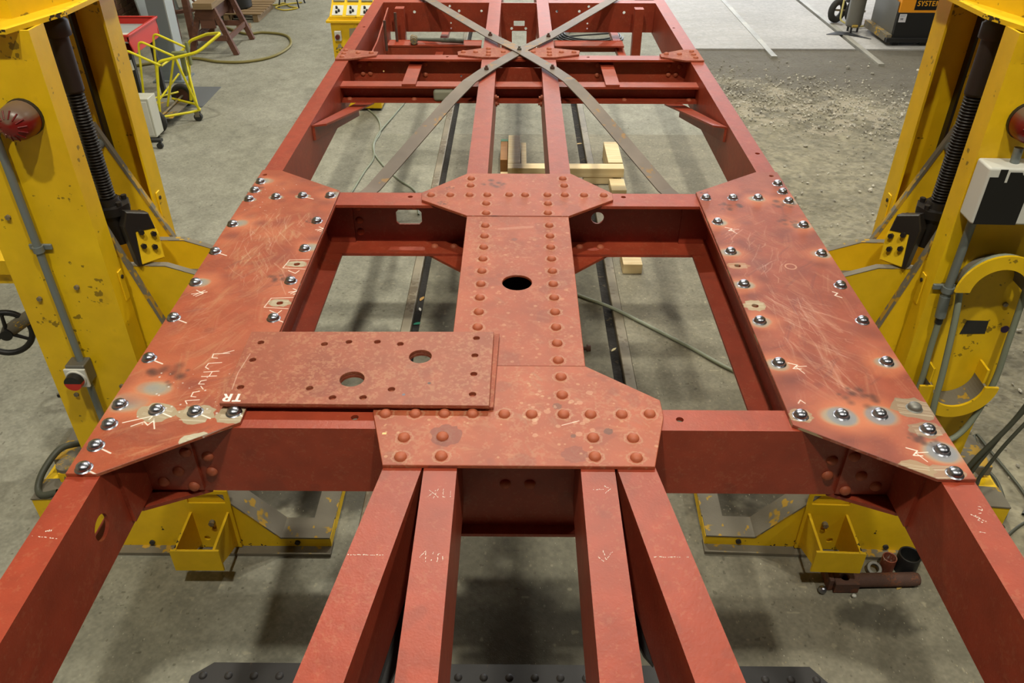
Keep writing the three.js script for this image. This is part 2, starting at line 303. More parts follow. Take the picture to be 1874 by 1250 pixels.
const dirt = (() => {
  const g = new THREE.PlaneGeometry(XR + 0.3 - 2.05, 11.85 + ZN, 180, 380); g.rotateX(-Math.PI / 2); g.translate((XR + 0.3 + 2.05) / 2, 0, (ZN - 11.85) / 2);
  const n1 = noiseField(64, 301), n2 = noiseField(256, 305); const p = g.attributes.position;
  for (let i = 0; i < p.count; i++) { const x = p.getX(i), z = p.getZ(i); const e = clamp((x - 2.05) / 0.3) * clamp((z + 11.85) / 0.3); p.setY(i, -0.004 + e * (0.018 * (n1(x * 2, z * 2 + 50) - 0.5) + 0.014 * (n2(x * 9, z * 9 + 200) - 0.5))); }
  g.computeVertexNormals(); const uv = g.attributes.uv; for (let i = 0; i < p.count; i++) uv.setXY(i, p.getX(i), p.getZ(i)); return g;
})();
part(floor, 'dirt_ground', dirt, DIRT);
part(floor, 'dirt_base', box(2.05, XR + 0.3, -0.3, -0.04, -11.85, ZN), DIRT);
slabPart('pale_slab', 2.05, 3.50, ZF, -11.85, PALE, 0.015); slabPart('pale_slab', 3.58, 4.80, ZF, -11.85, PALE, 0.015); slabPart('pale_slab', 4.93, XR + 0.3, ZF, -11.85, PALE, 0.015);
part(floor, 'rail', box(3.50, 3.58, -0.3, 0.022, ZF, -11.45), RAILPALE); part(floor, 'rail', box(4.85, 4.93, -0.3, 0.022, ZF, -11.1), RAILPALE);
part(floor, 'groove_bed', box(4.80, 4.85, -0.3, -0.03, ZF, -11.85), GROOVE);

const wallL = thing('wall_left', 'brick side wall of the workshop behind the steel column', null, [XL, 0, -6], null, 'structure');
const MORTAR = new THREE.MeshStandardMaterial({ color: new THREE.Color('#b3a98d'), roughness: 0.95 });
part(wallL, 'wall_body', box(XL - 0.3, XL, 0, HC, ZF, ZN), MORTAR);
{
  const cols = ['#8d6b55', '#7e5a49', '#98755a', '#86694f', '#755347'].map((c) => new THREE.MeshStandardMaterial({ color: new THREE.Color(c), roughness: 0.92, bumpMap: bumpFine, bumpScale: 0.002 }));
  const bg = rbox(-0.006, 0.010, -0.0325, 0.0325, -0.1075, 0.1075, 0.004, 1);
  for (let r = 0; r < 14; r++) for (let k = 0; k < 15; k++) part(wallL, 'brick', bg, cols[Math.floor(rnd() * 5)], [XL + rr(-0.001, 0.001), 0.04 + r * 0.075, -11.6 - k * 0.225 - (r % 2) * 0.1125]);
}
const wallB = thing('wall_back', 'far end wall of the workshop with a tall open vehicle door', null, [3, 0, ZF], null, 'structure');
part(wallB, 'wall_body', box(XL - 0.3, -0.5, 0, HC, ZF - 0.3, ZF), WALLM); part(wallB, 'wall_body', box(8.5, XR + 0.3, 0, HC, ZF - 0.3, ZF), WALLM); part(wallB, 'lintel', box(-0.5, 8.5, 5.2, HC, ZF - 0.3, ZF), WALLM);
solo('wall_front', box(XL - 0.3, XR + 0.3, 0, HC, ZN, ZN + 0.3), WALLM, 'end wall of the workshop', null, null, 'structure');
solo('wall_right', box(XR, XR + 0.3, 0, HC, ZF, ZN), WALLM, 'long side wall of the workshop', null, null, 'structure');
solo('ceiling', box(XL - 0.3, XR + 0.3, HC, HC + 0.3, ZF - 0.3, ZN + 0.3), CEILM, 'roof lining of the workshop', null, null, 'structure');

// high-bay lamps: bell reflector, glowing disc, and a light of the same size under it
{
  const bell = lathe([[0.02, 0.34], [0.10, 0.33], [0.13, 0.20], [0.24, 0.02], [0.245, 0.0], [0.235, 0.0], [0.12, 0.19], [0.02, 0.20]], 28);
  const bellM = new THREE.MeshStandardMaterial({ color: new THREE.Color('#8c9092'), roughness: 0.4, metalness: 0.6 });
  const glow = new THREE.MeshStandardMaterial({ color: 0x111111, emissive: LAMP_COLOR, emissiveIntensity: 6 });
  for (const [x, z, cd] of LAMPS) {
    const t = thing('high_bay_lamp', 'round high-bay lamp hanging from the workshop roof', 'lamp', [x, LAMP_Y, z], 'high-bay lamps in rows');
    part(t, 'reflector', bell, bellM, [x, LAMP_Y, z]);
    part(t, 'stem', cyl([x, LAMP_Y + 0.33, z], [x, HC, z], 0.012), bellM);
    part(t, 'lamp_disc', cyl([x, LAMP_Y + 0.01, z], [x, LAMP_Y + 0.03, z], 0.20, 0.20, 28), glow);
    const s = new THREE.SpotLight(LAMP_COLOR, cd, 0, 1.25, 0.35, 2); s.position.set(0, -0.005, 0); s.target.position.set(0, -LAMP_Y, 0);
    s.castShadow = true; s.shadow.radius = 8; s.shadow.mapSize.set(2048, 2048); t.add(s, s.target); s.name = 'lamp_light'; s.target.name = 'lamp_target';
  }
}

// ---------------------------------------------------------------- the underframe
const Y0 = 1.426, H = 1.676, PT = H + 0.012, TF = 0.013;
const U = thing('underframe', 'long red-oxide riveted steel rail vehicle underframe held up by yellow jacks', 'underframe', [0, Y0, -3.5]);
const rivetG = (() => { const g = lathe([[0.0175, 0], [0.0172, 0.002], [0.0150, 0.007], [0.010, 0.0108], [0.005, 0.0122], [0, 0.0126]], 16); return g; })();
const chromeG = lathe([[0.024, 0], [0.022, 0.0015], [0.0185, 0.002], [0.0195, 0.006], [0.0175, 0.012], [0.012, 0.0165], [0.005, 0.0185], [0, 0.0188]], 18);
const boltG = merge([new THREE.CylinderGeometry(0.016, 0.016, 0.012, 6).translate(0, 0.006, 0), new THREE.CylinderGeometry(0.008, 0.008, 0.012, 10).translate(0, 0.018, 0)]);
const toZ = rivetG.clone().rotateX(Math.PI / 2), toX = rivetG.clone().rotateZ(-Math.PI / 2), toXn = rivetG.clone().rotateZ(Math.PI / 2);

// solebars (web on the inner side, flanges outward)
const ZE = -9.2, ZS = 0.5;
function solebar(s) {
  const xo = s * 1.2, xi = s * 1.112, xw = s * 1.122; const a = Math.min(xi, xw), b = Math.max(xi, xw), c = Math.min(xo, xi), d = Math.max(xo, xi);
  const holes = s < 0 ? [circ(-1.473, 1.556, 0.037)] : [];
  const web = ex([[ZE, Y0 + TF], [ZS, Y0 + TF], [ZS, H - TF], [ZE, H - TF]], 'x', a, b, holes);
  const fh = s < 0 ? [circ(-1.147, -6.214, 0.011)] : [circ(1.138, -6.214, 0.011), circ(1.172, -3.80, 0.012)];
  const top = ex([[c, ZE], [d, ZE], [d, ZS], [c, ZS]], 'y', H - TF, H, fh), bot = box(c, d, Y0, Y0 + TF, ZE, ZS);
  return part(U, 'solebar', merge([web, top, bot]), RED);
}
solebar(-1); solebar(1);
// chalk on the primer is print on thin decals laid in the top faces' own maps (see chalkPanel)
// cross members
function crossZ(name, x0, x1, z0, z1, y0, y1, webAt, wholes = [], fholes = [], mat = RED) {
  const zw = webAt > 0 ? [z1 - 0.010, z1] : [z0, z0 + 0.010];
  const web = ex([[x0, y0 + TF], [x1, y0 + TF], [x1, y1 - TF], [x0, y1 - TF]], 'z', zw[0], zw[1], wholes);
  const top = ex([[x0, z0], [x1, z0], [x1, z1], [x0, z1]], 'y', y1 - TF, y1, fholes), bot = box(x0, x1, y0, y0 + TF, z0, z1);
  return part(U, name, merge([web, top, bot]), mat);
}
const nearCross = crossZ('cross_member', -1.112, 1.112, -1.830, -1.739, Y0, H, 1, [], [circ(-0.477, -1.788, 0.011), circ(0.463, -1.787, 0.011)]);
const farCross = crossZ('cross_member', -1.112, 1.112, -3.326, -3.198, Y0, H, -1, [rectHole(-0.557, -0.441, 1.525, 1.597), circ(0.354, 1.561, 0.029)], [circ(-0.481, -3.284, 0.011), circ(0.459, -3.290, 0.011)]);
const midCross = crossZ('cross_member', -1.112, 1.112, -5.490, -5.390, Y0, H, -1, [circ(-0.91, 1.57, 0.006), circ(-0.39, 1.54, 0.007)], [circ(-0.476, -5.45, 0.010), circ(0.454, -5.45, 0.010)]);
const lowCross = crossZ('cross_member', -1.112, 1.112, -5.105, -5.005, 1.515, 1.620, -1);
crossZ('headstock', -1.2, 1.2, ZE - 0.10, ZE, Y0, H, -1);
for (const s of [-1, 1]) {
  // end cross panel far away, between solebar and centre sill
  const x0 = s < 0 ? -1.112 : 0.24, x1 = s < 0 ? -0.24 : 1.112;
  crossZ('cross_member', x0, x1, -7.10, -7.0, 1.445, H, 1, [circ(s * 0.57, 1.648, 0.010), circ(s * 0.862, 1.602, 0.012), circ(s * 0.494, 1.611, 0.011), circ(s * 0.31, 1.611, 0.010), circ(s * 0.565, 1.516, 0.007), circ(s * 0.565, 1.475, 0.007)]);
  // tee stiffener between the two far cross members
  const c = s < 0 ? -0.685 : 0.578;
  part(U, 'stiffener', merge([box(c - 0.043, c + 0.043, 1.622, 1.634, -5.47, -5.005), box(c - 0.006, c + 0.006, 1.53, 1.623, -5.48, -5.10)]), RED);
  // inner longitudinal under the long corner plate
  const g = ex(channelPts(s < 0 ? -0.885 : 0.778, s < 0 ? -0.795 : 0.866, Y0, H, s), 'z', -3.31, -1.831);
  part(U, 'inner_longitudinal', g, RED);
  // sloping corner brace, an angle
  const S = (x) => s * x;
  const Q = [[S(1.1115), 1.662, -4.20], [S(1.04), 1.660, -4.235], [S(0.945), 1.452, -5.20], [S(1.06), 1.450, -5.20]], th = 0.010;
  const slab8 = (q, t) => { const p = []; const [A, B, C, D] = q.map((v) => V(...v)), [A2, B2, C2, D2] = q.map((v) => V(v[0], v[1] - t, v[2])); const tri3 = (...t3) => t3.forEach((k) => p.push(k.x, k.y, k.z)); const quad4 = (m, n, o, r) => { tri3(m, n, o); tri3(m, o, r); };
    quad4(A, B, C, D); quad4(D2, C2, B2, A2); quad4(A2, B2, B, A); quad4(B2, C2, C, B); quad4(C2, D2, D, C); quad4(D2, A2, A, D);
    let g = new THREE.BufferGeometry(); g.setAttribute('position', new THREE.Float32BufferAttribute(p, 3)); if (s < 0) flip(g); g.computeVertexNormals(); g.setAttribute('uv', new THREE.Float32BufferAttribute(new Float32Array(p.length / 3 * 2), 2)); return uvm(g); };
  part(U, 'corner_brace', merge([slab8(Q, th), slab8([[S(1.1115), 1.652, -4.202], [S(1.100), 1.652, -4.21], [S(1.048), 1.440, -5.195], [S(1.06), 1.440, -5.195]], 0.075)]), RED);
  // far post and lower bearer
  part(U, 'bearer', merge([box(s < 0 ? -1.11 : 0.28, s < 0 ? -0.30 : 0.83, 1.435, 1.447, -6.74, -6.58), box(s < 0 ? -1.11 : 0.28, s < 0 ? -0.30 : 0.83, 1.36, 1.436, s < 0 ? -6.60 : -6.74, s < 0 ? -6.588 : -6.728)]), RED);
  part(U, 'hanger_post', box(S(0.965) - 0.036, S(0.965) + 0.036, 1.16, H - TF, -6.92, -6.84), RED);
  part(U, 'cross_link', box(s < 0 ? -0.66 : 0.78, s < 0 ? -0.60 : 0.84, 1.36, 1.40, -7.4, -5.6), RED);
}
// centre sills: far pair, middle pair under the cover plate, near pair
for (const s of [-1, 1]) {
  const xo = s < 0 ? -0.245 : 0.142, xi = s < 0 ? -0.148 : 0.238;
  const far = part(U, 'centre_sill', ex(channelPts(xo, xi, Y0, H, -s), 'z', ZE, -3.327), RED);
  part(U, 'centre_sill', ex(channelPts(s < 0 ? -0.212 : 0.110, s < 0 ? -0.125 : 0.198, Y0, H - 0.001, -s), 'z', -3.197, -1.831), RED);
  const nx0 = s < 0 ? -0.257 : 0.164, nx1 = s < 0 ? -0.168 : 0.255;
  part(U, 'centre_sill', ex(channelPts(nx0, nx1, Y0 - 0.04, H, -s), 'z', -1.738, ZS), RED);
  for (const [y, z] of [[1.57, -5.14], [1.47, -5.2], [1.52, -4.98], [1.60, -4.86]]) part(far, 'bolt', s < 0 ? boltG.clone().rotateZ(-Math.PI / 2) : boltG.clone().rotateZ(Math.PI / 2), REDRIVET, [s < 0 ? xi : xo, y, z]);
  // raking struts that spread from the near plate
  const T = (z) => s * (0.318 - 0.157 * (z + 1.56) * -1), c0 = s * (0.318 - 0.157 * 0.18), c1 = s * (0.318 + 0.157 * 2.06), w = 0.052;
  const quad = (a0, a1) => { const q = [[c0 + a0, -1.738], [c0 + a1, -1.738], [c1 + a1, ZS], [c1 + a0, ZS]]; return q; };
  const inner = s < 0 ? [w - 0.010, w] : [-w, -w + 0.010];
  part(U, 'raking_strut', merge([ex(quad(-w, w), 'y', H - TF, H), ex(quad(-w, w), 'y', Y0, Y0 + TF), ex(quad(...inner), 'y', Y0 + TF, H - TF)]), RED);
}
part(U, 'bottom_cover', box(-0.21, 0.195, Y0 - 0.012, Y0, -3.19, -1.84), BLACKST);
part(U, 'end_diaphragm', merge([box(-0.20, 0.195, 1.277, Y0 - 0.001, -1.757, -1.745), box(-0.20, 0.195, 1.265, 1.277, -1.757, -1.707)]), RED);
part(U, 'diaphragm', box(-0.148, 0.142, 1.52, H - 0.03, -5.32, -5.308), RED);
part(U, 'diaphragm', ex([[-0.148, 1.20], [0.142, 1.20], [0.142, H - 0.002], [-0.148, H - 0.002]], 'z', -7.012, -7.0, [rectHole(-0.045, 0.045, 1.495, 1.535, 0.002), circ(-0.062, 1.474, 0.011), circ(0.055, 1.474, 0.011), rectHole(-0.06, 0.062, 1.24, 1.455, 0.002)]), RED);
// stepped bracket plate with two studs by the left solebar
{
  const pl = part(U, 'stepped_bracket', ex([[-5.9, 1.40], [-5.9, 1.535], [-5.98, 1.575], [-6.2, 1.58], [-6.85, 1.67], [-6.85, 1.40]], 'x', -1.06, -1.05), RED);
  for (const [x, z] of [[-1.03, -6.45], [-0.98, -6.7]]) part(pl, 'stud', cyl([x, 1.44, z], [x, 1.665, z], 0.011, 0.011, 10), RUST);
  for (const [y, z] of [[1.52, -5.95], [1.47, -5.95], [1.43, -5.95]]) part(pl, 'rivet', toX, REDRIVET, [-1.05, y, z]);
}
// lower gusset plates
part(U, 'lower_gusset', ex([[-0.42, -3.40], [0.41, -3.40], [0.41, -3.23], [0.20, -3.02], [-0.20, -3.02], [-0.42, -3.23]], 'y', Y0 - 0.012, Y0), RED);
for (const s of [-1, 1]) {
  const q = [[1.15, -1.665], [1.11, -1.665], [0.93, -1.745], [0.93, -1.90], [1.15, -1.90]].map(([x, z]) => [s * x, z]);
  part(U, 'lower_gusset', ex(q, 'y', Y0 - 0.012, Y0), RED);
  const v = s > 0 ? [[0.17, -1.74], [0.43, -1.74], [0.415, -1.45], [0.355, -1.22], [0.335, -1.19], [0.315, -1.22], [0.25, -1.42]] : [[-0.17, -1.74], [-0.43, -1.74], [-0.44, -1.3], [-0.43, -0.98], [-0.36, -0.98], [-0.27, -1.30]];
  part(U, 'lower_gusset', ex(v, 'y', Y0 - 0.053, Y0 - 0.041), BLACKST);
  const cl = part(U, 'connecting_angle', merge([box(s < 0 ? -1.111 : 0.945, s < 0 ? -0.945 : 1.111, 1.44, H - TF - 0.002, -1.739, -1.727), box(s < 0 ? -1.112 : 1.100, s < 0 ? -1.100 : 1.112, 1.44, H - TF - 0.002, -1.728, -1.60)]), RED);
  for (const [x, y] of [[0.967, 1.592], [1.005, 1.516], [1.058, 1.474], [0.972, 1.455]]) part(cl, 'rivet', toZ, REDRIVET, [s * x, y, -1.727]);
  for (const [x, y] of [[0.912, 1.565], [0.912, 1.504]]) part(nearCross, 'rivet', toZ, REDRIVET, [s * x, y, -1.739]);
  const ca = part(U, 'connecting_angle', box(s < 0 ? -0.875 : 0.73, s < 0 ? -0.75 : 0.86, 1.44, H - TF - 0.002, -3.316, -3.304), RED);
  if (s < 0) for (const y of [1.610, 1.545, 1.487]) part(farCross, 'rivet', toZ, REDRIVET, [-0.725, y, -3.316]);
  for (const [x, y] of [[1.07, 1.61], [1.0, 1.618], [1.05, 1.555], [1.0, 1.556], [0.63, 1.62], [0.63, 1.55]]) part(midCross, 'rivet', toZ, REDRIVET, [s * x * (s > 0 && x < 0.7 ? 0.83 : 1), y, -5.480]);
  for (const x of [1.065, 0.66]) part(lowCross, 'rivet', rivetG, REDRIVET, [s * x, 1.528, -5.035]);
}
for (const x of [-0.384, -0.297, 0.275, 0.370]) part(farCross, 'rivet', rivetG, REDRIVET, [x, Y0 + TF, -3.265]);
for (const x of [-0.041, 0.033]) part(nearCross, 'rivet', toZ, REDRIVET, [x, 1.462, -1.739]);

// cover plates, each with its own paint map in which heat marks, chalk and scratches are drawn
// map covers x0..x1 and z0..z1 of the top face; g is drawn in metres
function plateMat(x0, x1, z0, z1, ppm, sd, wear, base, draw) {
  const w = Math.round((x1 - x0) * ppm), h = Math.round((z1 - z0) * ppm), f = redFn(sd, wear, base), s = Math.max(x1 - x0, z1 - z0);
  const t = canvasTex(w, h, (u, v, o) => f(u * (x1 - x0), v * (z1 - z0), o), (g) => {
    g.save(); g.scale(ppm, ppm); g.translate(-x0, -z0); draw(g); g.restore();
  });
  t.flipY = false; t.repeat.set(1 / (x1 - x0), 1 / (z1 - z0)); t.offset.set(-x0 / (x1 - x0), -z0 / (z1 - z0));
  return new THREE.MeshStandardMaterial({ map: t, roughness: 0.48, bumpMap: bumpFine, bumpScale: 0.0005 });
}
const ring = (g, x, z, r, stops) => { const k = g.createRadialGradient(x, z, 0, x, z, r); for (const [a, c] of stops) k.addColorStop(a, c); g.fillStyle = k; g.beginPath(); g.arc(x, z, r, 0, 7); g.fill(); };
function heat(g, x, z, k, sx = 1) {                                  // bare blue-grey steel, then straw and orange, where the rivet was heated; uneven patches, not clean rings
  g.save(); g.translate(x, z); g.scale(sx, 1);
  for (let i = 0; i < 7; i++) { const a = rnd() * 6.3, d = rr(0.02, 0.035) * k; ring(g, Math.cos(a) * d, Math.sin(a) * d, rr(0.07, 0.095) * k, [[0, 'rgba(188,112,78,0.24)'], [0.7, 'rgba(186,106,72,0.18)'], [1, 'rgba(176,90,60,0)']]); }
  for (let i = 0; i < 5; i++) { const a = rnd() * 6.3; ring(g, Math.cos(a) * 0.095 * k, Math.sin(a) * 0.09 * k, 0.045 * k, [[0, 'rgba(96,46,42,0.26)'], [1, 'rgba(96,46,42,0)']]); }
  for (let i = 0; i < 6; i++) { const a = rnd() * 6.3, d = rr(0.004, 0.014) * k; ring(g, Math.cos(a) * d * 1.4, Math.sin(a) * d, rr(0.030, 0.042) * k, [[0, 'rgba(132,132,134,0.6)'], [0.65, 'rgba(146,140,126,0.5)'], [1, 'rgba(190,150,110,0)']]); }
  g.restore();
}
function ground(g, x, z, rx, rz, rot = 0, col = 'rgba(158,148,122,0.9)') { // patch ground back to metal
  g.save(); g.translate(x, z); g.rotate(rot); g.fillStyle = col; g.beginPath(); for (let i = 0; i < 22; i++) { const a = i / 22 * 6.283, k = 0.85 + 0.3 * rnd(); g.lineTo(Math.cos(a) * rx * k, Math.sin(a) * rz * k); } g.fill();
  g.strokeStyle = 'rgba(196,188,168,0.5)'; g.lineWidth = 0.002; for (let i = 0; i < 9; i++) { const y = rr(-rz, rz) * 0.7; g.beginPath(); g.moveTo(-rx * 0.7, y); g.lineTo(rx * 0.7, y + rr(-0.004, 0.004)); g.stroke(); } g.restore();
}
function scorch(g, x, z, r) { for (let i = 0; i < 14; i++) { const a = rnd() * 6.3, d = Math.sqrt(rnd()) * r; ring(g, x + Math.cos(a) * d, z + Math.sin(a) * d * 0.8, r * rr(0.15, 0.4), [[0, 'rgba(52,32,30,0.45)'], [1, 'rgba(52,32,30,0)']]); } }
function chalk(g, pts, w = 0.004, a = 0.85) { g.strokeStyle = `rgba(232,228,220,${a})`; g.lineWidth = w; g.lineCap = 'round'; g.lineJoin = 'round'; g.beginPath(); pts.forEach((p, i) => (i ? g.lineTo(...p) : g.moveTo(...p))); g.stroke(); }
const tick = (g, x, z, s = 1) => chalk(g, [[x + 0.022 * s, z + 0.012], [x + 0.052 * s, z + 0.028]], 0.005, 0.85);
function scratches(g, n, x0, x1, z0, z1, len, ang, a) { for (let i = 0; i < n; i++) { const x = rr(x0, x1), z = rr(z0, z1), t = ang + rr(-0.5, 0.5), l = len * rr(0.3, 1); chalk(g, [[x, z], [x + Math.cos(t) * l * 0.5 + rr(-0.01, 0.01), z + Math.sin(t) * l * 0.5], [x + Math.cos(t) * l, z + Math.sin(t) * l]], rr(0.0015, 0.005), a * rr(0.4, 1)); } }
function smears(g, n, x0, x1, z0, z1, len, ang, col, a) { for (let i = 0; i < n; i++) { const x = rr(x0, x1), z = rr(z0, z1), t = ang + rr(-0.6, 0.6), l = len * rr(0.3, 1); for (let k = 0; k < 5; k++) { const ox = rr(-0.012, 0.012), oz = rr(-0.012, 0.012); g.strokeStyle = `rgba(${col},${a * rr(0.4, 1)})`; g.lineWidth = rr(0.002, 0.009); g.lineCap = 'round'; g.beginPath(); g.moveTo(x + ox, z + oz); g.quadraticCurveTo(x + ox + Math.cos(t) * l * 0.5 + rr(-0.01, 0.01), z + oz + Math.sin(t) * l * 0.5 + rr(-0.01, 0.01), x + ox + Math.cos(t) * l, z + oz + Math.sin(t) * l); g.stroke(); } } }
function script(g, x, z, txt, size, rot, col = 'rgba(232,228,220,0.9)', font = 'sans-serif', weight = '') { g.save(); g.translate(x, z); g.rotate(rot); g.scale(size / 100, size / 100); g.fillStyle = col; g.font = weight + ' 100px ' + font; g.textAlign = 'center'; g.textBaseline = 'middle'; g.fillText(txt, 0, 0); g.restore(); }
const Lc = [[-1.159, -1.560], [-1.164, -1.647], [-1.164, -1.736], [-1.169, -1.824], [-1.053, -1.800], [-0.939, -1.794], [-0.826, -1.792], [-1.170, -2.054], [-1.174, -2.286], [-1.175, -2.517], [-1.176, -2.751], [-1.176, -2.983], [-1.174, -3.223], [-1.174, -3.313], [-1.173, -3.407], [-1.063, -3.246], [-0.949, -3.259], [-0.829, -3.260], [-0.837, -3.016], [-0.835, -2.777], [-0.833, -2.532], [-0.834, -2.286]];
const Rc = [[1.151, -1.560], [1.154, -1.648], [1.152, -1.734], [1.152, -1.830], [1.040, -1.800], [0.929, -1.796], [0.810, -1.793], [1.154, -2.055], [1.160, -2.289], [1.161, -2.521], [1.164, -2.757], [1.164, -2.998], [1.166, -3.226], [1.165, -3.321], [1.166, -3.409], [0.814, -3.255], [0.931, -3.256], [1.041, -3.258], [0.818, -3.024], [0.818, -2.771], [0.813, -2.525], [0.812, -2.285], [0.814, -2.046]];
const matL = plateMat(-1.2, -0.79, -3.55, -1.53, 900, 401, 0.45, [154, 73, 45], (g) => {
  for (let i = 0; i < 60; i++) ring(g, rr(-1.2, -0.8), rr(-3.5, -1.6), rr(0.03, 0.12), [[0, 'rgba(196,120,84,0.22)'], [1, 'rgba(196,120,84,0)']]);
  for (let i = 0; i < 26; i++) ring(g, rr(-1.2, -0.8), rr(-3.5, -1.6), rr(0.02, 0.07), [[0, 'rgba(120,62,52,0.35)'], [1, 'rgba(120,62,52,0)']]);
  smears(g, 90, -1.18, -0.86, -3.3, -1.75, 0.16, 1.9, '178,128,94', 0.16); smears(g, 40, -1.1, -0.88, -3.1, -2.6, 0.12, 1.5, '186,160,124', 0.16); smears(g, 40, -1.18, -0.82, -3.4, -1.6, 0.12, 2.6, '112,58,48', 0.14); smears(g, 26, -1.12, -0.9, -1.95, -1.6, 0.12, 2.9, '190,150,112', 0.16);
  scratches(g, 70, -1.12, -0.86, -3.1, -2.55, 0.14, 1.3, 0.2); scratches(g, 40, -1.1, -0.85, -2.5, -1.9, 0.1, 2.4, 0.15);
  for (const i of [3, 9, 11, 14, 17, 19]) heat(g, Lc[i][0] + 0.02, Lc[i][1] - 0.01, i === 3 ? 1.25 : 0.85, 1.1);
  heat(g, -1.10, -1.90, 0.9, 1.3); scorch(g, -1.08, -1.97, 0.07); scorch(g, -0.86, -3.02, 0.03); scorch(g, -0.88, -2.56, 0.04); scorch(g, -0.82, -3.30, 0.03); scorch(g, -1.19, -3.36, 0.05);
  for (const i of [4, 5, 6]) ground(g, Lc[i][0] + 0.005, Lc[i][1] + 0.01, 0.055, 0.04, rr(-0.5, 0.5)); ground(g, -0.90, -1.66, 0.042, 0.045, 0.4, 'rgba(176,168,146,1)');
  ground(g, -0.840, -2.661, 0.04, 0.024); ground(g, -0.838, -2.387, 0.04, 0.026); for (const i of [12, 13, 15, 16]) ground(g, Lc[i][0], Lc[i][1], 0.034, 0.02, 0, 'rgba(150,140,116,0.75)');
  for (const i of [0, 1, 4, 5, 6, 7, 8, 10, 16, 21]) tick(g, Lc[i][0], Lc[i][1]);
  chalk(g, [[-1.13, -1.745], [-1.055, -1.775], [-1.06, -1.76]]); chalk(g, [[-1.10, -1.73], [-1.07, -1.75], [-1.055, -1.735], [-1.045, -1.755], [-1.03, -1.72]], 0.004);
  for (const z of [-2.661, -2.387]) { chalk(g, [[-0.80, z - 0.035], [-0.875, z - 0.03], [-0.885, z + 0.03], [-0.80, z + 0.038]], 0.004, 0.7); chalk(g, [[-0.86, z + 0.05], [-0.83, z + 0.07], [-0.82, z + 0.05]], 0.004); }
  for (const i of [9, 20, 18]) { const [x, z] = Lc[i]; chalk(g, [[x + 0.02, z + 0.05], [x + 0.05, z + 0.07], [x + 0.03, z + 0.09]]); chalk(g, [[x + 0.05, z + 0.05], [x + 0.02, z + 0.085]]); chalk(g, [[x + 0.06, z + 0.06], [x + 0.01, z + 0.075]]); }
  chalk(g, [[-0.925, -2.085], [-0.975, -2.08], [-0.973, -2.06], [-0.955, -2.058]], 0.0035); chalk(g, [[-0.945, -2.085], [-0.915, -2.10]], 0.003); chalk(g, [[-0.935, -2.035], [-0.975, -2.03], [-0.978, -2.01], [-0.965, -2.0]], 0.0035);
  chalk(g, [[-0.93, -1.99], [-0.975, -1.985]], 0.0035); chalk(g, [[-0.95, -1.988], [-0.952, -1.965]], 0.003); chalk(g, [[-0.93, -1.966], [-0.975, -1.962]], 0.0035); chalk(g, [[-0.955, -1.945], [-0.97, -1.94], [-0.972, -1.925], [-0.955, -1.925]], 0.0035); chalk(g, [[-0.962, -1.915], [-0.95, -1.90]], 0.003); chalk(g, [[-0.958, -1.89], [-0.975, -1.885], [-0.975, -1.865], [-0.96, -1.863]], 0.0035); chalk(g, [[-0.945, -1.850], [-0.985, -1.845], [-0.975, -1.83]], 0.0035);
   chalk(g, [[-0.86, -2.20], [-0.81, -2.20]], 0.012, 0.5);
  for (let i = 0; i < 40; i++) { g.fillStyle = 'rgba(206,204,206,0.8)'; g.beginPath(); g.arc(rr(-1.12, -0.82), rr(-1.98, -1.74), rr(0.001, 0.0035), 0, 7); g.fill(); }
  for (let i = 0; i < 24; i++) { g.fillStyle = 'rgba(206,204,206,0.8)'; g.beginPath(); g.arc(rr(-1.17, -1.0), rr(-3.4, -3.1), rr(0.001, 0.003), 0, 7); g.fill(); }
});
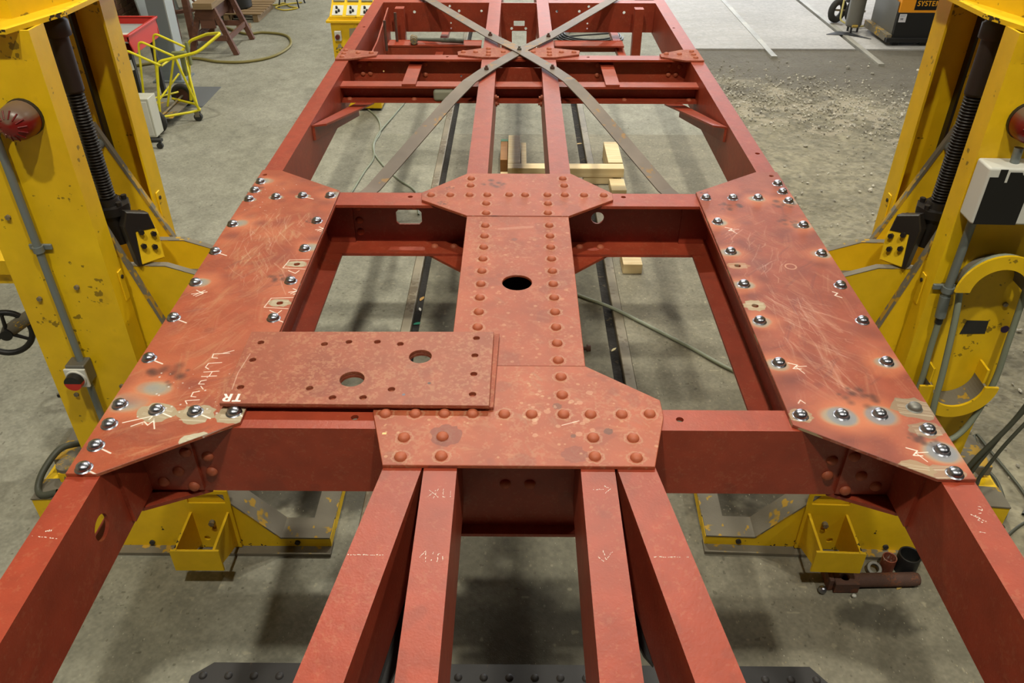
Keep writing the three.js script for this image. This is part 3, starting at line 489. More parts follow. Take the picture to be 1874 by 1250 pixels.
const matR = plateMat(0.77, 1.2, -3.55, -1.53, 900, 431, 0.35, [142, 68, 49], (g) => {
  for (let i = 0; i < 50; i++) ring(g, rr(0.8, 1.2), rr(-3.5, -1.6), rr(0.03, 0.12), [[0, 'rgba(186,110,84,0.22)'], [1, 'rgba(186,110,84,0)']]);
  for (let i = 0; i < 34; i++) ring(g, rr(0.8, 1.2), rr(-3.5, -1.6), rr(0.02, 0.09), [[0, 'rgba(104,52,48,0.4)'], [1, 'rgba(104,52,48,0)']]);
  smears(g, 70, 0.82, 1.15, -3.3, -1.75, 0.14, 1.3, '184,130,106', 0.14); smears(g, 50, 0.82, 1.18, -3.4, -1.6, 0.12, 2.2, '104,54,50', 0.16); smears(g, 30, 0.84, 1.02, -2.6, -1.95, 0.2, 1.1, '206,172,150', 0.13);
  scratches(g, 40, 0.84, 1.02, -3.05, -2.6, 0.12, 2.0, 0.22); scratches(g, 60, 0.84, 1.0, -2.5, -1.95, 0.16, 1.2, 0.2); scratches(g, 30, 0.9, 1.15, -2.6, -2.0, 0.08, 0.6, 0.16);
  for (const i of [1, 4, 5, 7, 10, 11, 12, 17, 18, 19, 20, 21, 22]) heat(g, Rc[i][0], Rc[i][1] + 0.005, i === 4 || i === 5 || i === 1 ? 1.15 : 0.82, 1.15);
  for (const i of [1, 4, 5]) { ring(g, Rc[i][0], Rc[i][1] + 0.004, 0.05, [[0, 'rgba(120,124,134,0.9)'], [0.75, 'rgba(124,126,132,0.8)'], [1, 'rgba(170,140,104,0)']]); }
  ground(g, 1.152, -1.83, 0.065, 0.05, 0.2, 'rgba(136,120,98,0.9)'); ground(g, 1.15, -1.735, 0.05, 0.035, 0, 'rgba(136,118,96,0.8)'); ground(g, 1.13, -1.56, 0.05, 0.035, 0, 'rgba(150,128,104,0.8)'); ground(g, 1.055, -1.575, 0.05, 0.035, 0.2, 'rgba(154,132,104,0.9)');
  ground(g, 0.810, -1.793, 0.036, 0.03, 0, 'rgba(150,132,104,0.8)'); ground(g, 0.822, -2.665, 0.045, 0.024, 0, 'rgba(164,116,84,0.9)'); ground(g, 0.821, -2.385, 0.042, 0.034, 0, 'rgba(164,146,116,0.95)');
  scorch(g, 1.0, -1.88, 0.06); scorch(g, 1.14, -3.2, 0.05); scorch(g, 0.90, -3.18, 0.05); scorch(g, 1.12, -1.69, 0.04); scorch(g, 0.82, -3.31, 0.02); scorch(g, 1.12, -3.02, 0.05);
  for (const [x, z] of [[1.08, -1.64], [0.862, -2.03], [0.858, -2.96]]) { chalk(g, [[x, z], [x + 0.035, z - 0.003]], 0.003); chalk(g, [[x - 0.018, z - 0.02], [x + 0.008, z - 0.008], [x - 0.01, z + 0.010], [x + 0.014, z + 0.012]], 0.004); chalk(g, [[x, z], [x + 0.018, z + 0.035]], 0.003); }
  chalk(g, [[0.82, -1.85], [0.83, -1.865], [0.84, -1.85]], 0.004, 0.7); chalk(g, [[1.14, -2.44], [1.12, -2.455], [1.135, -2.47], [1.12, -2.48]], 0.005);
  g.strokeStyle = 'rgba(214,176,150,0.6)'; g.lineWidth = 0.006; g.beginPath(); g.arc(1.02, -2.66, 0.02, 0, 7); g.stroke();
});
const dots = (g, L, c) => { for (const [x, z] of L) { g.strokeStyle = c; g.lineWidth = 0.005; g.beginPath(); for (let i = 0; i <= 30; i++) { const a = i / 30 * 6.283, r = 0.023 * rr(0.88, 1.2); g.lineTo(x + Math.cos(a) * r, z + Math.sin(a) * r); } g.stroke(); } };
const Gf = [[-0.220, -3.454], [-0.219, -3.378], [-0.143, -3.193], [-0.140, -3.100], [-0.388, -3.276], [-0.304, -3.277], [-0.219, -3.278], [-0.141, -3.279], [-0.045, -3.282], [0.025, -3.280], [0.123, -3.281], [0.199, -3.282], [0.284, -3.280], [0.370, -3.280], [0.198, -3.458], [0.201, -3.380], [0.123, -3.193], [0.120, -3.103]];
const Mr = []; for (let i = 0; i < 9; i++) Mr.push([-0.140, -2.244 - i * 0.0931]); for (let i = 0; i < 11; i++) Mr.push([0.1225, -2.059 - i * 0.0933]);
const Gn = [[0.127, -1.970], [0.127, -1.882], [-0.387, -1.791], [-0.301, -1.792], [-0.217, -1.793], [-0.136, -1.794], [-0.044, -1.792], [0.035, -1.792], [0.127, -1.793], [0.205, -1.793], [0.295, -1.794], [0.376, -1.797], [-0.322, -1.689], [-0.215, -1.694], [-0.322, -1.611], [-0.212, -1.615], [0.205, -1.693], [0.316, -1.692], [0.204, -1.617], [0.316, -1.613]];
const DUST = 'rgba(172,146,116,0.4)';
const blob = (g, x, z, r, c) => { g.fillStyle = c; g.beginPath(); for (let i = 0; i < 26; i++) { const a = i / 26 * 6.283, k = r * rr(0.85, 1.12); g.lineTo(x + Math.cos(a) * k, z + Math.sin(a) * k); } g.fill(); };
const matGn = plateMat(-0.44, 0.43, -2.04, -1.56, 1000, 451, 0.75, [156, 75, 47], (g) => {
  smears(g, 70, -0.4, 0.4, -2.0, -1.6, 0.05, 0.3, '182,130,96', 0.14); smears(g, 24, -0.4, 0.4, -2.0, -1.6, 0.05, 0.8, '150,110,84', 0.18); dots(g, Gn, DUST); blob(g, -0.205, -1.70, 0.045, 'rgba(104,48,40,0.55)'); blob(g, 0.15, -1.625, 0.035, 'rgba(112,52,42,0.5)'); blob(g, 0.25, -1.72, 0.014, 'rgba(80,50,44,0.6)'); blob(g, 0.15, -1.70, 0.008, 'rgba(80,50,44,0.6)'); blob(g, 0.11, -1.83, 0.014, 'rgba(96,60,50,0.6)');
  for (let i = 0; i < 26; i++) blob(g, rr(0.02, 0.22), rr(-1.9, -1.70), rr(0.003, 0.012), 'rgba(200,164,134,0.45)'); for (let i = 0; i < 60; i++) blob(g, rr(-0.4, 0.4), rr(-2.0, -1.6), rr(0.002, 0.006), 'rgba(196,160,120,0.5)');
  chalk(g, [[0.12, -1.745], [0.17, -1.765]], 0.003, 0.7); g.fillStyle = 'rgba(222,200,130,0.9)'; g.fillRect(-0.385, -1.71, 0.012, 0.008);
});
const matM = plateMat(-0.24, 0.23, -3.09, -2.02, 900, 471, 0.7, [156, 74, 46], (g) => { smears(g, 70, -0.2, 0.2, -3.05, -2.05, 0.05, 0.3, '182,130,96', 0.14); smears(g, 24, -0.2, 0.2, -3.05, -2.05, 0.05, 0.8, '150,110,84', 0.18); dots(g, Mr, DUST); for (let i = 0; i < 90; i++) blob(g, rr(-0.2, 0.2), rr(-3.05, -2.05), rr(0.002, 0.008), 'rgba(196,150,116,0.4)'); blob(g, -0.02, -2.87, 0.012, 'rgba(110,60,52,0.6)'); chalk(g, [[-0.08, -2.96], [0.05, -2.98]], 0.02, 0.18); });
const matGf = plateMat(-0.44, 0.42, -3.53, -3.07, 900, 491, 0.6, [154, 73, 48], (g) => { dots(g, Gf, DUST); scorch(g, -0.12, -3.40, 0.05); scorch(g, -0.33, -3.20, 0.025); scorch(g, -0.31, -3.35, 0.02); for (let i = 0; i < 50; i++) blob(g, rr(-0.4, 0.4), rr(-3.5, -3.1), rr(0.002, 0.007), 'rgba(196,150,116,0.4)'); });
function plate(name, pts, mat, rivets, geo, rm, holes, y0 = H, y1 = PT) {
  const m = part(U, name, ex(pts, 'y', y0, y1, holes || [], 0.0015), mat);
  for (const [x, z] of rivets) part(m, 'rivet', geo, rm, [x, y1, z]);
  return m;
}
const plL = plate('corner_plate', [[-1.2, -1.54], [-1.117, -1.54], [-0.797, -1.752], [-0.797, -3.32], [-1.117, -3.545], [-1.2, -3.545]].reverse(), matL, Lc, chromeG, CHROME, [circ(-1.175, -3.49, 0.010), circ(-0.840, -2.661, 0.0115), circ(-0.838, -2.387, 0.0115)]);
plL.userData.label = 'long red corner plate with bright new rivet heads';
const plR = plate('corner_plate', [[1.2, -1.54], [1.1, -1.54], [0.777, -1.755], [0.782, -3.32], [1.1, -3.545], [1.2, -3.545]], matR, Rc.filter((q, i) => i !== 3), chromeG, CHROME, [circ(1.162, -3.50, 0.010), circ(0.822, -2.665, 0.0115), circ(0.821, -2.385, 0.0115)]);
plR.userData.label = 'long red corner plate with heat rings round its rivets';
part(plR, 'rivet', chromeG, DULLST, [1.152, PT, -1.830]);
plate('gusset_plate', [[-0.425, -1.80], [-0.425, -1.86], [-0.215, -2.026], [0.207, -2.026], [0.415, -1.861], [0.415, -1.786], [0.362, -1.58], [-0.367, -1.58]], matGn, Gn, rivetG, REDRIVET);
plate('cover_plate', [[-0.22, -2.030], [-0.22, -3.074], [0.206, -3.074], [0.206, -2.030]], matM, Mr, rivetG, REDRIVET, [circ(-0.009, -2.537, 0.054)], H, PT - 0.002);
plate('gusset_plate', [[-0.432, -3.302], [-0.425, -3.229], [-0.222, -3.078], [0.208, -3.078], [0.408, -3.238], [0.41, -3.305], [0.24, -3.515], [-0.24, -3.515]], matGf, Gf, rivetG, REDRIVET);
plate('gusset_plate', [[-1.198, -5.349], [-1.198, -5.585], [-0.94, -5.517], [-0.942, -5.436], [-1.105, -5.352]], REDWORN, [[-1.162, -5.545], [-1.162, -5.470], [-1.160, -5.394], [-1.069, -5.484], [-0.982, -5.485]], rivetG, REDRIVET);
plate('gusset_plate', [[-0.413, -5.531], [-0.405, -5.454], [-0.245, -5.405], [0.24, -5.405], [0.395, -5.474], [0.405, -5.56], [0.23, -5.625], [-0.231, -5.628]], REDWORN, [[-0.373, -5.512], [-0.291, -5.513], [-0.208, -5.595], [-0.205, -5.512], [-0.205, -5.446], [-0.107, -5.516], [0.093, -5.518], [0.201, -5.595], [0.200, -5.515], [0.199, -5.450], [0.280, -5.518], [0.364, -5.518]], rivetG, REDRIVET);
plate('gusset_plate', [[0.93, -5.425], [0.93, -5.49], [1.083, -5.590], [1.198, -5.60], [1.198, -5.345], [1.08, -5.342]], REDWORN, [[0.973, -5.485], [1.060, -5.482], [1.151, -5.545], [1.152, -5.471], [1.153, -5.402]], rivetG, REDRIVET);

// flat diagonal straps: on top of the centre sills far away, dropping to the bottom flanges nearer
function strap(s, lift) {
  const yt = PT + 0.003 + lift, w = 0.042, t = 0.006;
  const C = [[s * 0.80, yt, -7.12], [s * 0.204, yt, -5.875], [0, yt, -5.52], [-s * 0.205, yt, -5.10], [-s * 0.30, yt - 0.004, -4.88], [-s * 0.40, yt - 0.045, -4.65], [-s * 0.75, 1.452, -3.86], [-s * 0.955, 1.425, -3.39]];
  const pos = [], idx = []; const n = C.length;
  for (let i = 0; i < n; i++) {
    const a = V(...C[Math.max(0, i - 1)]), b = V(...C[Math.min(n - 1, i + 1)]), d = b.sub(a).normalize(); const side = V(0, 1, 0).cross(d).normalize(), up = d.clone().cross(side).normalize(); const p = V(...C[i]);
    for (const [a1, b1] of [[-w, 0], [w, 0], [w, t], [-w, t]]) { const q = p.clone().addScaledVector(side, a1).addScaledVector(up, b1); pos.push(q.x, q.y, q.z); }
  }
  for (let i = 0; i + 1 < n; i++) for (let k = 0; k < 4; k++) { const a = i * 4 + k, b = i * 4 + (k + 1) % 4; idx.push(a, b, a + 4, b, b + 4, a + 4); }
  idx.push(0, 2, 1, 0, 3, 2, (n - 1) * 4, (n - 1) * 4 + 1, (n - 1) * 4 + 2, (n - 1) * 4, (n - 1) * 4 + 2, (n - 1) * 4 + 3);
  let g = new THREE.BufferGeometry(); g.setAttribute('position', new THREE.Float32BufferAttribute(pos, 3)); g.setIndex(idx); g = g.toNonIndexed(); g.computeVertexNormals(); g.setAttribute('uv', new THREE.Float32BufferAttribute(new Float32Array(g.attributes.position.count * 2), 2));
  const m = part(U, 'diagonal_strap', uvm(g), STRAP); m.userData.label = 'flat bare steel diagonal strap';
  for (const i of [1, 3]) part(m, 'bolt', boltG, RUST, [C[i][0], yt + t, C[i][2]]);
  if (lift) part(m, 'bolt', boltG, DULLST, [0, yt + t, -5.52]);
}
strap(1, 0); strap(-1, 0.007);

// chalk and paint marks on the bare flanges: flat marks a fraction of a millimetre proud, part of the frame
const CHALK = new THREE.MeshStandardMaterial({ color: new THREE.Color('#d9d3c8'), roughness: 0.95 });
function chalkLine(pts, w = 0.003, y = H) {                           // broken crumbs of chalk along a stroke
  const gs = []; for (let i = 0; i + 1 < pts.length; i++) {
    const [x0, z0] = pts[i], [x1, z1] = pts[i + 1]; const l = Math.hypot(x1 - x0, z1 - z0), n = Math.max(2, Math.round(l / 0.004));
    for (let k = 0; k < n; k++) { if (rnd() < 0.3) continue; const t = (k + rr(0.2, 0.8)) / n; const g = new THREE.BoxGeometry(l / n * rr(0.5, 1.1), 0.0005, w * rr(0.25, 0.7)); g.rotateY(-Math.atan2(z1 - z0, x1 - x0)); g.translate(x0 + (x1 - x0) * t + rr(-0.0008, 0.0008), y + 0.0002, z0 + (z1 - z0) * t + rr(-0.0008, 0.0008)); gs.push(g); }
  }
  if (gs.length) part(U, 'chalk_mark', merge(gs), CHALK);
}
// marks read from photo: W3-like scrawls on the left sill, an arrow on the right sill, cross lines, 3/16 on the right solebar
chalkLine([[-0.235, -1.50], [-0.21, -1.475]], 0.003); chalkLine([[-0.237, -1.475], [-0.212, -1.505], [-0.222, -1.47]], 0.003); chalkLine([[-0.198, -1.505], [-0.198, -1.475], [-0.186, -1.475]], 0.003); chalkLine([[-0.178, -1.50], [-0.179, -1.476]], 0.003);
chalkLine([[-0.24, -1.275], [-0.225, -1.30], [-0.222, -1.265]], 0.003); chalkLine([[-0.21, -1.27], [-0.205, -1.30]], 0.003); chalkLine([[-0.195, -1.265], [-0.195, -1.29], [-0.185, -1.292], [-0.182, -1.268]], 0.003); 
chalkLine([[0.19, -1.505], [0.225, -1.507]], 0.003); chalkLine([[0.218, -1.522], [0.236, -1.508], [0.222, -1.493]], 0.003); chalkLine([[0.185, -1.285], [0.20, -1.27]], 0.003); chalkLine([[0.20, -1.305], [0.205, -1.275], [0.222, -1.30]], 0.003);
chalkLine([[-0.412, -1.285], [-0.325, -1.285]], 0.003); chalkLine([[0.32, -1.285], [0.405, -1.285]], 0.003); chalkLine([[-1.195, -1.338], [-1.118, -1.327]], 0.003); chalkLine([[-1.165, -1.352], [-1.150, -1.354]], 0.009);
chalkLine([[1.142, -1.42], [1.150, -1.41], [1.142, -1.403], [1.150, -1.396], [1.14, -1.39]].map(([x, z]) => [x + 0.004, z - 0.005]), 0.003); chalkLine([[1.128, -1.435], [1.168, -1.40]], 0.003); chalkLine([[1.158, -1.43], [1.168, -1.434]], 0.003); chalkLine([[1.163, -1.445], [1.172, -1.44], [1.176, -1.452], [1.166, -1.455]], 0.003); chalkLine([[1.13, -1.37], [1.15, -1.365]], 0.003);
// numbers on the far sill
chalkLine([[-0.06, -5.57], [-0.05, -5.60]], 0.003, PT);

// ---------------------------------------------------------------- loose plates lying on the frame
{
  const fit = (q) => q;
  const pts = [[-0.868, -1.806], [-0.088, -1.802], [-0.084, -2.180], [-0.874, -2.173]].map(fit);
  const hs = [[-0.828, -2.112], [-0.829, -2.018], [-0.828, -1.881], [-0.623, -2.105], [-0.547, -2.118], [-0.456, -2.119], [-0.381, -2.108], [-0.622, -1.878], [-0.546, -1.835], [-0.457, -1.836], [-0.379, -1.875], [-0.139, -2.143], [-0.140, -2.048], [-0.139, -1.952], [-0.138, -1.854]].map(fit);
  const holes = () => [...hs.map(([x, z]) => circ(x, z, 0.0105)), circ(-0.504, -1.924, 0.037), circ(-0.310, -2.041, 0.035)];
  const m = plateMat(-0.88, -0.08, -2.19, -1.80, 1000, 511, 0.95, [146, 76, 53], (g) => {
    script(g, -0.838, -1.832, 'TR', 0.05, Math.PI, 'rgba(238,232,226,0.95)', 'sans-serif', 'bold'); for (let i = 0; i < 220; i++) blob(g, rr(-0.86, -0.09), rr(-2.16, -1.82), rr(0.002, 0.009), 'rgba(198,140,106,0.16)');
    chalk(g, [[-0.845, -2.05], [-0.855, -1.95], [-0.85, -1.87]], 0.003, 0.4); blob(g, -0.27, -1.905, 0.005, 'rgba(70,60,66,0.9)'); blob(g, -0.34, -1.85, 0.005, 'rgba(100,100,120,0.9)');
  });
  const rh = (P) => P.map(([x, z]) => [x, z]).reverse();
  const lo = solo('loose_plate', ex(rh(pts.map(([x, z]) => [x + 0.012 + (z < -2 ? 0.006 : 0), z - 0.008])), 'y', PT + 0.0003, PT + 0.0115, holes().slice(15), 0.001), REDWORN, 'lower of two loose red steel plates stacked on the underframe, showing only its edge', 'steel plate', 'loose drilled plates');
  const up = solo('loose_plate', ex(rh(pts), 'y', PT + 0.012, PT + 0.024, holes(), 0.001), m, 'loose red steel plate with drilled holes and white letters TR lying on the underframe', 'steel plate', 'loose drilled plates');
}

// ---------------------------------------------------------------- screw jacks
// u runs from the jack towards the vehicle, w towards the near side; s = +1 puts the vehicle at +x
const screwG = (() => {
  const r0 = 0.026, r1 = 0.0335, pitch = 0.0125, seg = 20, len = 0.50, n = Math.round(len / pitch); const pts = [];
  for (let i = 0; i < n; i++) { const y = i * pitch; pts.push([r0, y], [r1, y + pitch * 0.3], [r1, y + pitch * 0.6], [r0, y + pitch * 0.9]); }
  return lathe(pts, seg);
})();
const DARKRED = new THREE.MeshStandardMaterial({ color: new THREE.Color('#6b100c'), roughness: 0.4 });
const NOTCHTAPE = new THREE.MeshStandardMaterial({ color: new THREE.Color('#141414'), roughness: 0.5 });
const DUSTRED = new THREE.MeshStandardMaterial({ map: (() => { const a = fbm(701, 6, 3); return canvasTex(256, 256, (u, v, o) => { o[0] = 116; o[1] = 14; o[2] = 12; const k = sst(0.40, 0.56, v + (a(u, v) - 0.5) * 0.3); mixc(o, [112, 100, 84], 0.9 * k); }); })(), roughness: 0.35 });
function jack(s, xc, zc, yaw, label, right) {
  const J = thing('screw_jack', label, 'vehicle jack', [0, 0, 0]);
  J.position.set(xc, 0, zc); J.rotation.y = yaw;
  const P = (parent, name, geo, mat) => { let g = flat(geo); if (g === geo) g = g.clone(); if (s < 0) { g.scale(-1, 1, 1); flip(g); g.attributes.normal && g.computeVertexNormals && 0; } return part(parent, name, g, mat); };
  // base: two side beams with a sloping nose, a toe beam, foot flanges
  const prof = [[-0.46, 0.02], [-0.46, 0.34], [0.20, 0.385], [0.44, 0.385], [0.70, 0.078], [0.947, 0.078], [0.947, 0.02]];
  for (const q of [1, -1]) {
    const w0 = q > 0 ? 0.285 : -0.415, w1 = q > 0 ? 0.415 : -0.285;
    const b = P(J, 'side_beam', ex(prof, 'z', w0, w1), YELD);
    const top = [[-0.46, 0.34], [0.20, 0.385], [0.44, 0.385], [0.70, 0.078], [0.945, 0.078], [0.945, 0.086], [0.703, 0.086], [0.443, 0.393], [0.20, 0.393], [-0.46, 0.348]];
    P(b, 'top_plate', ex(top, 'z', w0 - (q < 0 ? 0.004 : 0), w1 + (q > 0 ? 0.004 : 0)), GREYWORN);
    P(b, 'foot_flange', box(-0.44, 0.95, 0.0, 0.02, q > 0 ? 0.38 : -0.465, q > 0 ? 0.465 : -0.38), GREYWORN);
    for (const [u, y] of [[-0.35, 0.05], [0.05, 0.045], [0.78, 0.05]]) P(b, 'bolt', cyl([u, y, q * 0.415], [u, y, q * 0.425], 0.014, 0.014, 8), BLACKST);
  }
  P(J, 'toe_beam', merge([box(0.845, 0.947, 0.012, 0.078, -0.286, 0.286)]), YELD);
  P(J, 'toe_plate', box(0.843, 0.949, 0.078, 0.086, -0.285, 0.285), GREYWORN);
  P(J, 'rear_beam', box(-0.46, -0.36, 0.02, 0.34, -0.286, 0.286), YELD);
  P(J, 'column_foot', box(-0.30, 0.30, 0.05, 0.13, -0.286, 0.286), YELD);
  // fork pocket on the near side of the base
  const br = P(J, 'fork_pocket', ex([[0.275, 0.025], [0.50, 0.025], [0.50, 0.415], [0.275, 0.415]], 'z', 0.418, 0.428, [rectHole(0.298, 0.478, 0.335, 0.395, 0.003), circ(0.385, 0.17, 0.016), circ(0.34, 0.09, 0.016)]), YELD);
  for (const u of [0.292, 0.472]) P(br, 'side_plate', ex([[0.428, 0.05], [0.655, 0.15], [0.655, 0.27], [0.428, 0.275]], 'x', u, u + 0.012), YELD);
  P(br, 'front_plate', rbox(0.275, 0.505, 0.135, 0.273, 0.655, 0.667, 0.003), YELD);
  P(br, 'bolt', cyl([0.39, 0.21, 0.428], [0.39, 0.21, 0.45], 0.014, 0.014, 10), GREYWORN);
  // column: a channel at the near and one at the far side
  const colTop = 2.485;
  const cf = P(J, 'column_channel', merge([box(-0.20, 0.203, 0.13, colTop, 0.290, 0.300), box(0.193, 0.203, 0.13, colTop, 0.195, 0.290), box(-0.20, -0.19, 0.13, colTop, 0.195, 0.290)]), YEL);
  const cr = P(J, 'column_channel', merge([box(-0.20, 0.203, 0.13, colTop, -0.375, -0.365), box(0.193, 0.203, 0.13, colTop, -0.365, -0.250), box(-0.20, -0.19, 0.13, colTop, -0.365, -0.250)]), YEL);
  P(J, 'guide_rail', box(0.02, 0.032, 0.13, colTop, -0.365, -0.325), GREASE);
  P(J, 'guide_rail', box(0.02, 0.032, 0.13, colTop, 0.25, 0.29), GREASE);
  for (const [u, y] of [[-0.115, 1.784], [-0.117, 1.41], [0.056, 1.467], [-0.12, 0.90], [0.10, 0.95]]) P(cf, 'bolt', cyl([u, y, 0.30], [u, y, 0.310], 0.011, 0.011, 6), GREYWORN);
  // strip plates with two screws on the channel flanges
  for (const [par, y, w] of [[cf, 1.50, 0.22], [cr, 1.62, -0.30]]) { const kp = P(par, 'keeper_strip', rbox(0.203, 0.209, y - 0.14, y, w - 0.018, w + 0.018, 0.002), YEL); P(kp, 'screw', cyl([0.209, y - 0.03, w], [0.214, y - 0.03, w], 0.009, 0.009, 6), GREASE); }
  // head: lip plate and gear housing
  P(J, 'head_plate', ex([[-0.25, -0.42], [-0.25, 0.352], [0.155, 0.352], [0.235, 0.10], [0.265, -0.42]], 'y', colTop, colTop + 0.016), YELD);
  const hd = P(J, 'gear_housing', ex([[-0.23, -0.40], [-0.23, 0.205], [0.105, 0.205], [0.235, -0.20], [0.235, -0.40]], 'y', colTop + 0.016, 2.92), YEL);
  P(hd, 'rib', box(-0.235, -0.16, colTop + 0.016, 2.92, 0.205, 0.30), YEL);
  P(J, 'head_bracket', ex([[0.00, 2.485], [0.05, 2.485], [0.035, 2.39], [0.015, 2.39]], 'z', 0.302, 0.325), YEL);
  // screw, its upper sleeve, the nut
  const su = 0.150, sw = 0.035;
  P(J, 'lifting_screw', screwG.clone().translate(su, 1.735, sw), GREASE);
  P(J, 'screw_sleeve', lathe([[0.0, 2.19], [0.036, 2.19], [0.038, 2.20], [0.038, 2.40], [0.052, 2.402], [0.052, 2.455], [0.03, 2.47], [0.03, 2.487]], 24).translate(su, 0, sw), DARKTUBE);
  const nut = P(J, 'lifting_nut', merge([cyl([su, 1.55, sw], [su, 1.69, sw], 0.062, 0.062, 24), cyl([su, 1.685, sw], [su, 1.72, sw], 0.082, 0.082, 8), cyl([su, 1.72, sw], [su, 1.745, sw], 0.05, 0.042, 20)]), GREASE);
  for (let k = 0; k < 5; k++) { const a = k * 1.256 + 0.5; P(nut, 'bolt', cyl([su + Math.cos(a) * 0.064, 1.72, sw + Math.sin(a) * 0.064], [su + Math.cos(a) * 0.064, 1.738, sw + Math.sin(a) * 0.064], 0.012, 0.012, 6), GREASE); }
  // carriage: cheek plates, arms, bolted thrust block, spreader
  const cheekF = P(J, 'carriage_cheek', ex([[-0.10, 1.715], [0.165, 1.715], [0.45, 0.69], [-0.10, 0.69]], 'z', 0.158, 0.176), YELD);
  const cheekR = P(J, 'carriage_cheek', ex([[-0.12, 2.0], [0.068, 1.985], [0.29, 1.43], [0.54, 0.69], [-0.12, 0.69]], 'z', -0.19, -0.172), YELD);
  P(cheekF, 'cheek_edge', ex([[0.155, 1.716], [0.170, 1.716], [0.456, 0.69], [0.441, 0.69]], 'z', 0.154, 0.180), GREYWORN);
  P(cheekR, 'cheek_edge', ex([[-0.12, 2.003], [0.072, 1.990], [0.296, 1.43], [0.546, 0.69], [0.531, 0.69], [0.281, 1.43], [0.062, 1.978], [-0.12, 1.992]], 'z', -0.194, -0.168), GREYWORN);
  for (const [w, nm] of [[0.118, 0], [-0.115, 1]]) {
    const arm = P(J, 'lifting_arm', ex([[0.05, 1.47], [0.36, 1.47], [0.50, 1.424], [0.86, 1.424], [0.86, 1.33], [0.50, 1.20], [0.05, 0.95]], 'z', w - 0.015, w + 0.015), YELD);
    P(arm, 'worn_edge', ex([[0.05, 1.47], [0.36, 1.47], [0.50, 1.4225], [0.56, 1.4225], [0.50, 1.4245], [0.361, 1.474], [0.05, 1.474]], 'z', w - 0.016, w + 0.016), GREYWORN);
  }
  P(J, 'arm_web', box(0.05, 0.80, 1.31, 1.325, -0.10, 0.103), GREYWORN);
  const tb = (() => { const g = ex([[-0.065, -0.15], [0.065, -0.15], [0.075, -0.02], [0.055, 0.095], [-0.045, 0.13], [-0.075, 0.06]], 'z', -0.035, 0.035, [], 0.006); g.scale(0.84, 0.84, 0.84); g.rotateX(-0.18); g.rotateY(0.75); g.translate(0.268, 1.60, 0.075); return g; })();
  const thrust = P(J, 'thrust_block', tb, YELD);
  const capG = (() => { const g = ex([[-0.07, -0.15], [-0.052, -0.15], [-0.03, 0.02], [0.066, 0.01], [0.056, 0.097], [-0.046, 0.133], [-0.078, 0.06]], 'z', -0.040, 0.040, [], 0.006); g.scale(0.84, 0.84, 0.84); g.rotateX(-0.18); g.rotateY(0.75); g.translate(0.268, 1.60, 0.075); return g; })();
  P(thrust, 'greasy_top', capG, GREASE);
  for (const [x, y] of [[-0.01, 0.015], [0.045, -0.01], [-0.02, -0.055], [0.03, -0.075]]) { const g = new THREE.CylinderGeometry(0.014, 0.014, 0.018, 6); g.rotateX(Math.PI / 2); g.translate(x, y, 0.05); g.scale(0.84, 0.84, 0.84); g.rotateX(-0.18); g.rotateY(0.75); g.translate(0.268, 1.60, 0.075); P(thrust, 'bolt', g, GREASE); }
  P(J, 'carriage_roller', cyl([0.26, 0.86, -0.17], [0.26, 0.86, 0.157], 0.10, 0.10, 24), GREASE);
  // diagonal brace between the channels, seen behind the screw
  P(J, 'cross_pin', cyl([0.07, 1.90, -0.17], [0.07, 1.90, 0.15], 0.026, 0.026, 16), GALV);
  // warning beacon and its conduit
  const bx = right ? 0.075 : 0.088, by = 2.185;
  const beacon = P(J, 'beacon', (() => { const g = lathe([[0, 0.10], [0.03, 0.097], [0.052, 0.082], [0.063, 0.055], [0.066, 0.02], [0.066, 0]], 24); g.rotateX(Math.PI / 2); g.translate(bx, by, 0.315); return g; })(), DUSTRED);
  { const uv = beacon.geometry.attributes.uv, p = beacon.geometry.attributes.position; for (let i = 0; i < p.count; i++) uv.setXY(i, p.getX(i) * 4 + 0.5, clamp(0.60 - p.getY(i) * 5.2, 0.02, 0.98)); }
  P(beacon, 'beacon_base', cyl([bx, by, 0.30], [bx, by, 0.316], 0.068, 0.068, 24), BLACK);
  for (let k = 0; k < 14; k++) { const a = k / 14 * Math.PI * 2; P(beacon, 'lens_rib', cyl([bx + Math.cos(a) * 0.03, by + Math.sin(a) * 0.03, 0.412], [bx + Math.cos(a) * 0.056, by + Math.sin(a) * 0.056, 0.395], 0.003, 0.003, 5), DARKRED); }
  const cu = right ? 0.152 : -0.028;
  if (!right) {
    P(J, 'conduit', cyl([cu, 1.10, 0.326], [cu, 2.12, 0.326], 0.015), GALV); P(J, 'conduit', cyl([cu, 0.36, 0.326], [cu, 1.02, 0.326], 0.015), GALV); P(J, 'conduit', pipe([[cu, 2.12, 0.326], [cu + 0.03, 2.17, 0.326], [bx, 2.17, 0.305]], 0.015, 0.02), GALV);
    for (const y of [1.657, 0.66]) P(J, 'conduit_clamp', merge([rbox(cu - 0.045, cu + 0.045, y - 0.012, y + 0.012, 0.30, 0.312, 0.004), cyl([cu, y - 0.013, 0.326], [cu, y + 0.013, 0.326], 0.021)]), GALV);
    const sb = P(J, 'stop_switch', rbox(-0.078, 0.006, 1.008, 1.112, 0.302, 0.372, 0.006), DULLST);
    P(sb, 'switch_cover', merge([rbox(-0.083, 0.010, 1.005, 1.10, 0.372, 0.384, 0.004), cyl([-0.037, 1.052, 0.384], [-0.037, 1.052, 0.392], 0.044, 0.042, 24)]), WHITE);
    const half = (a0, a1) => { const g = new THREE.CylinderGeometry(0.036, 0.038, 0.03, 20, 1, false, a0, a1); g.rotateX(Math.PI / 2); return g.translate(-0.037, 1.052, 0.407); };
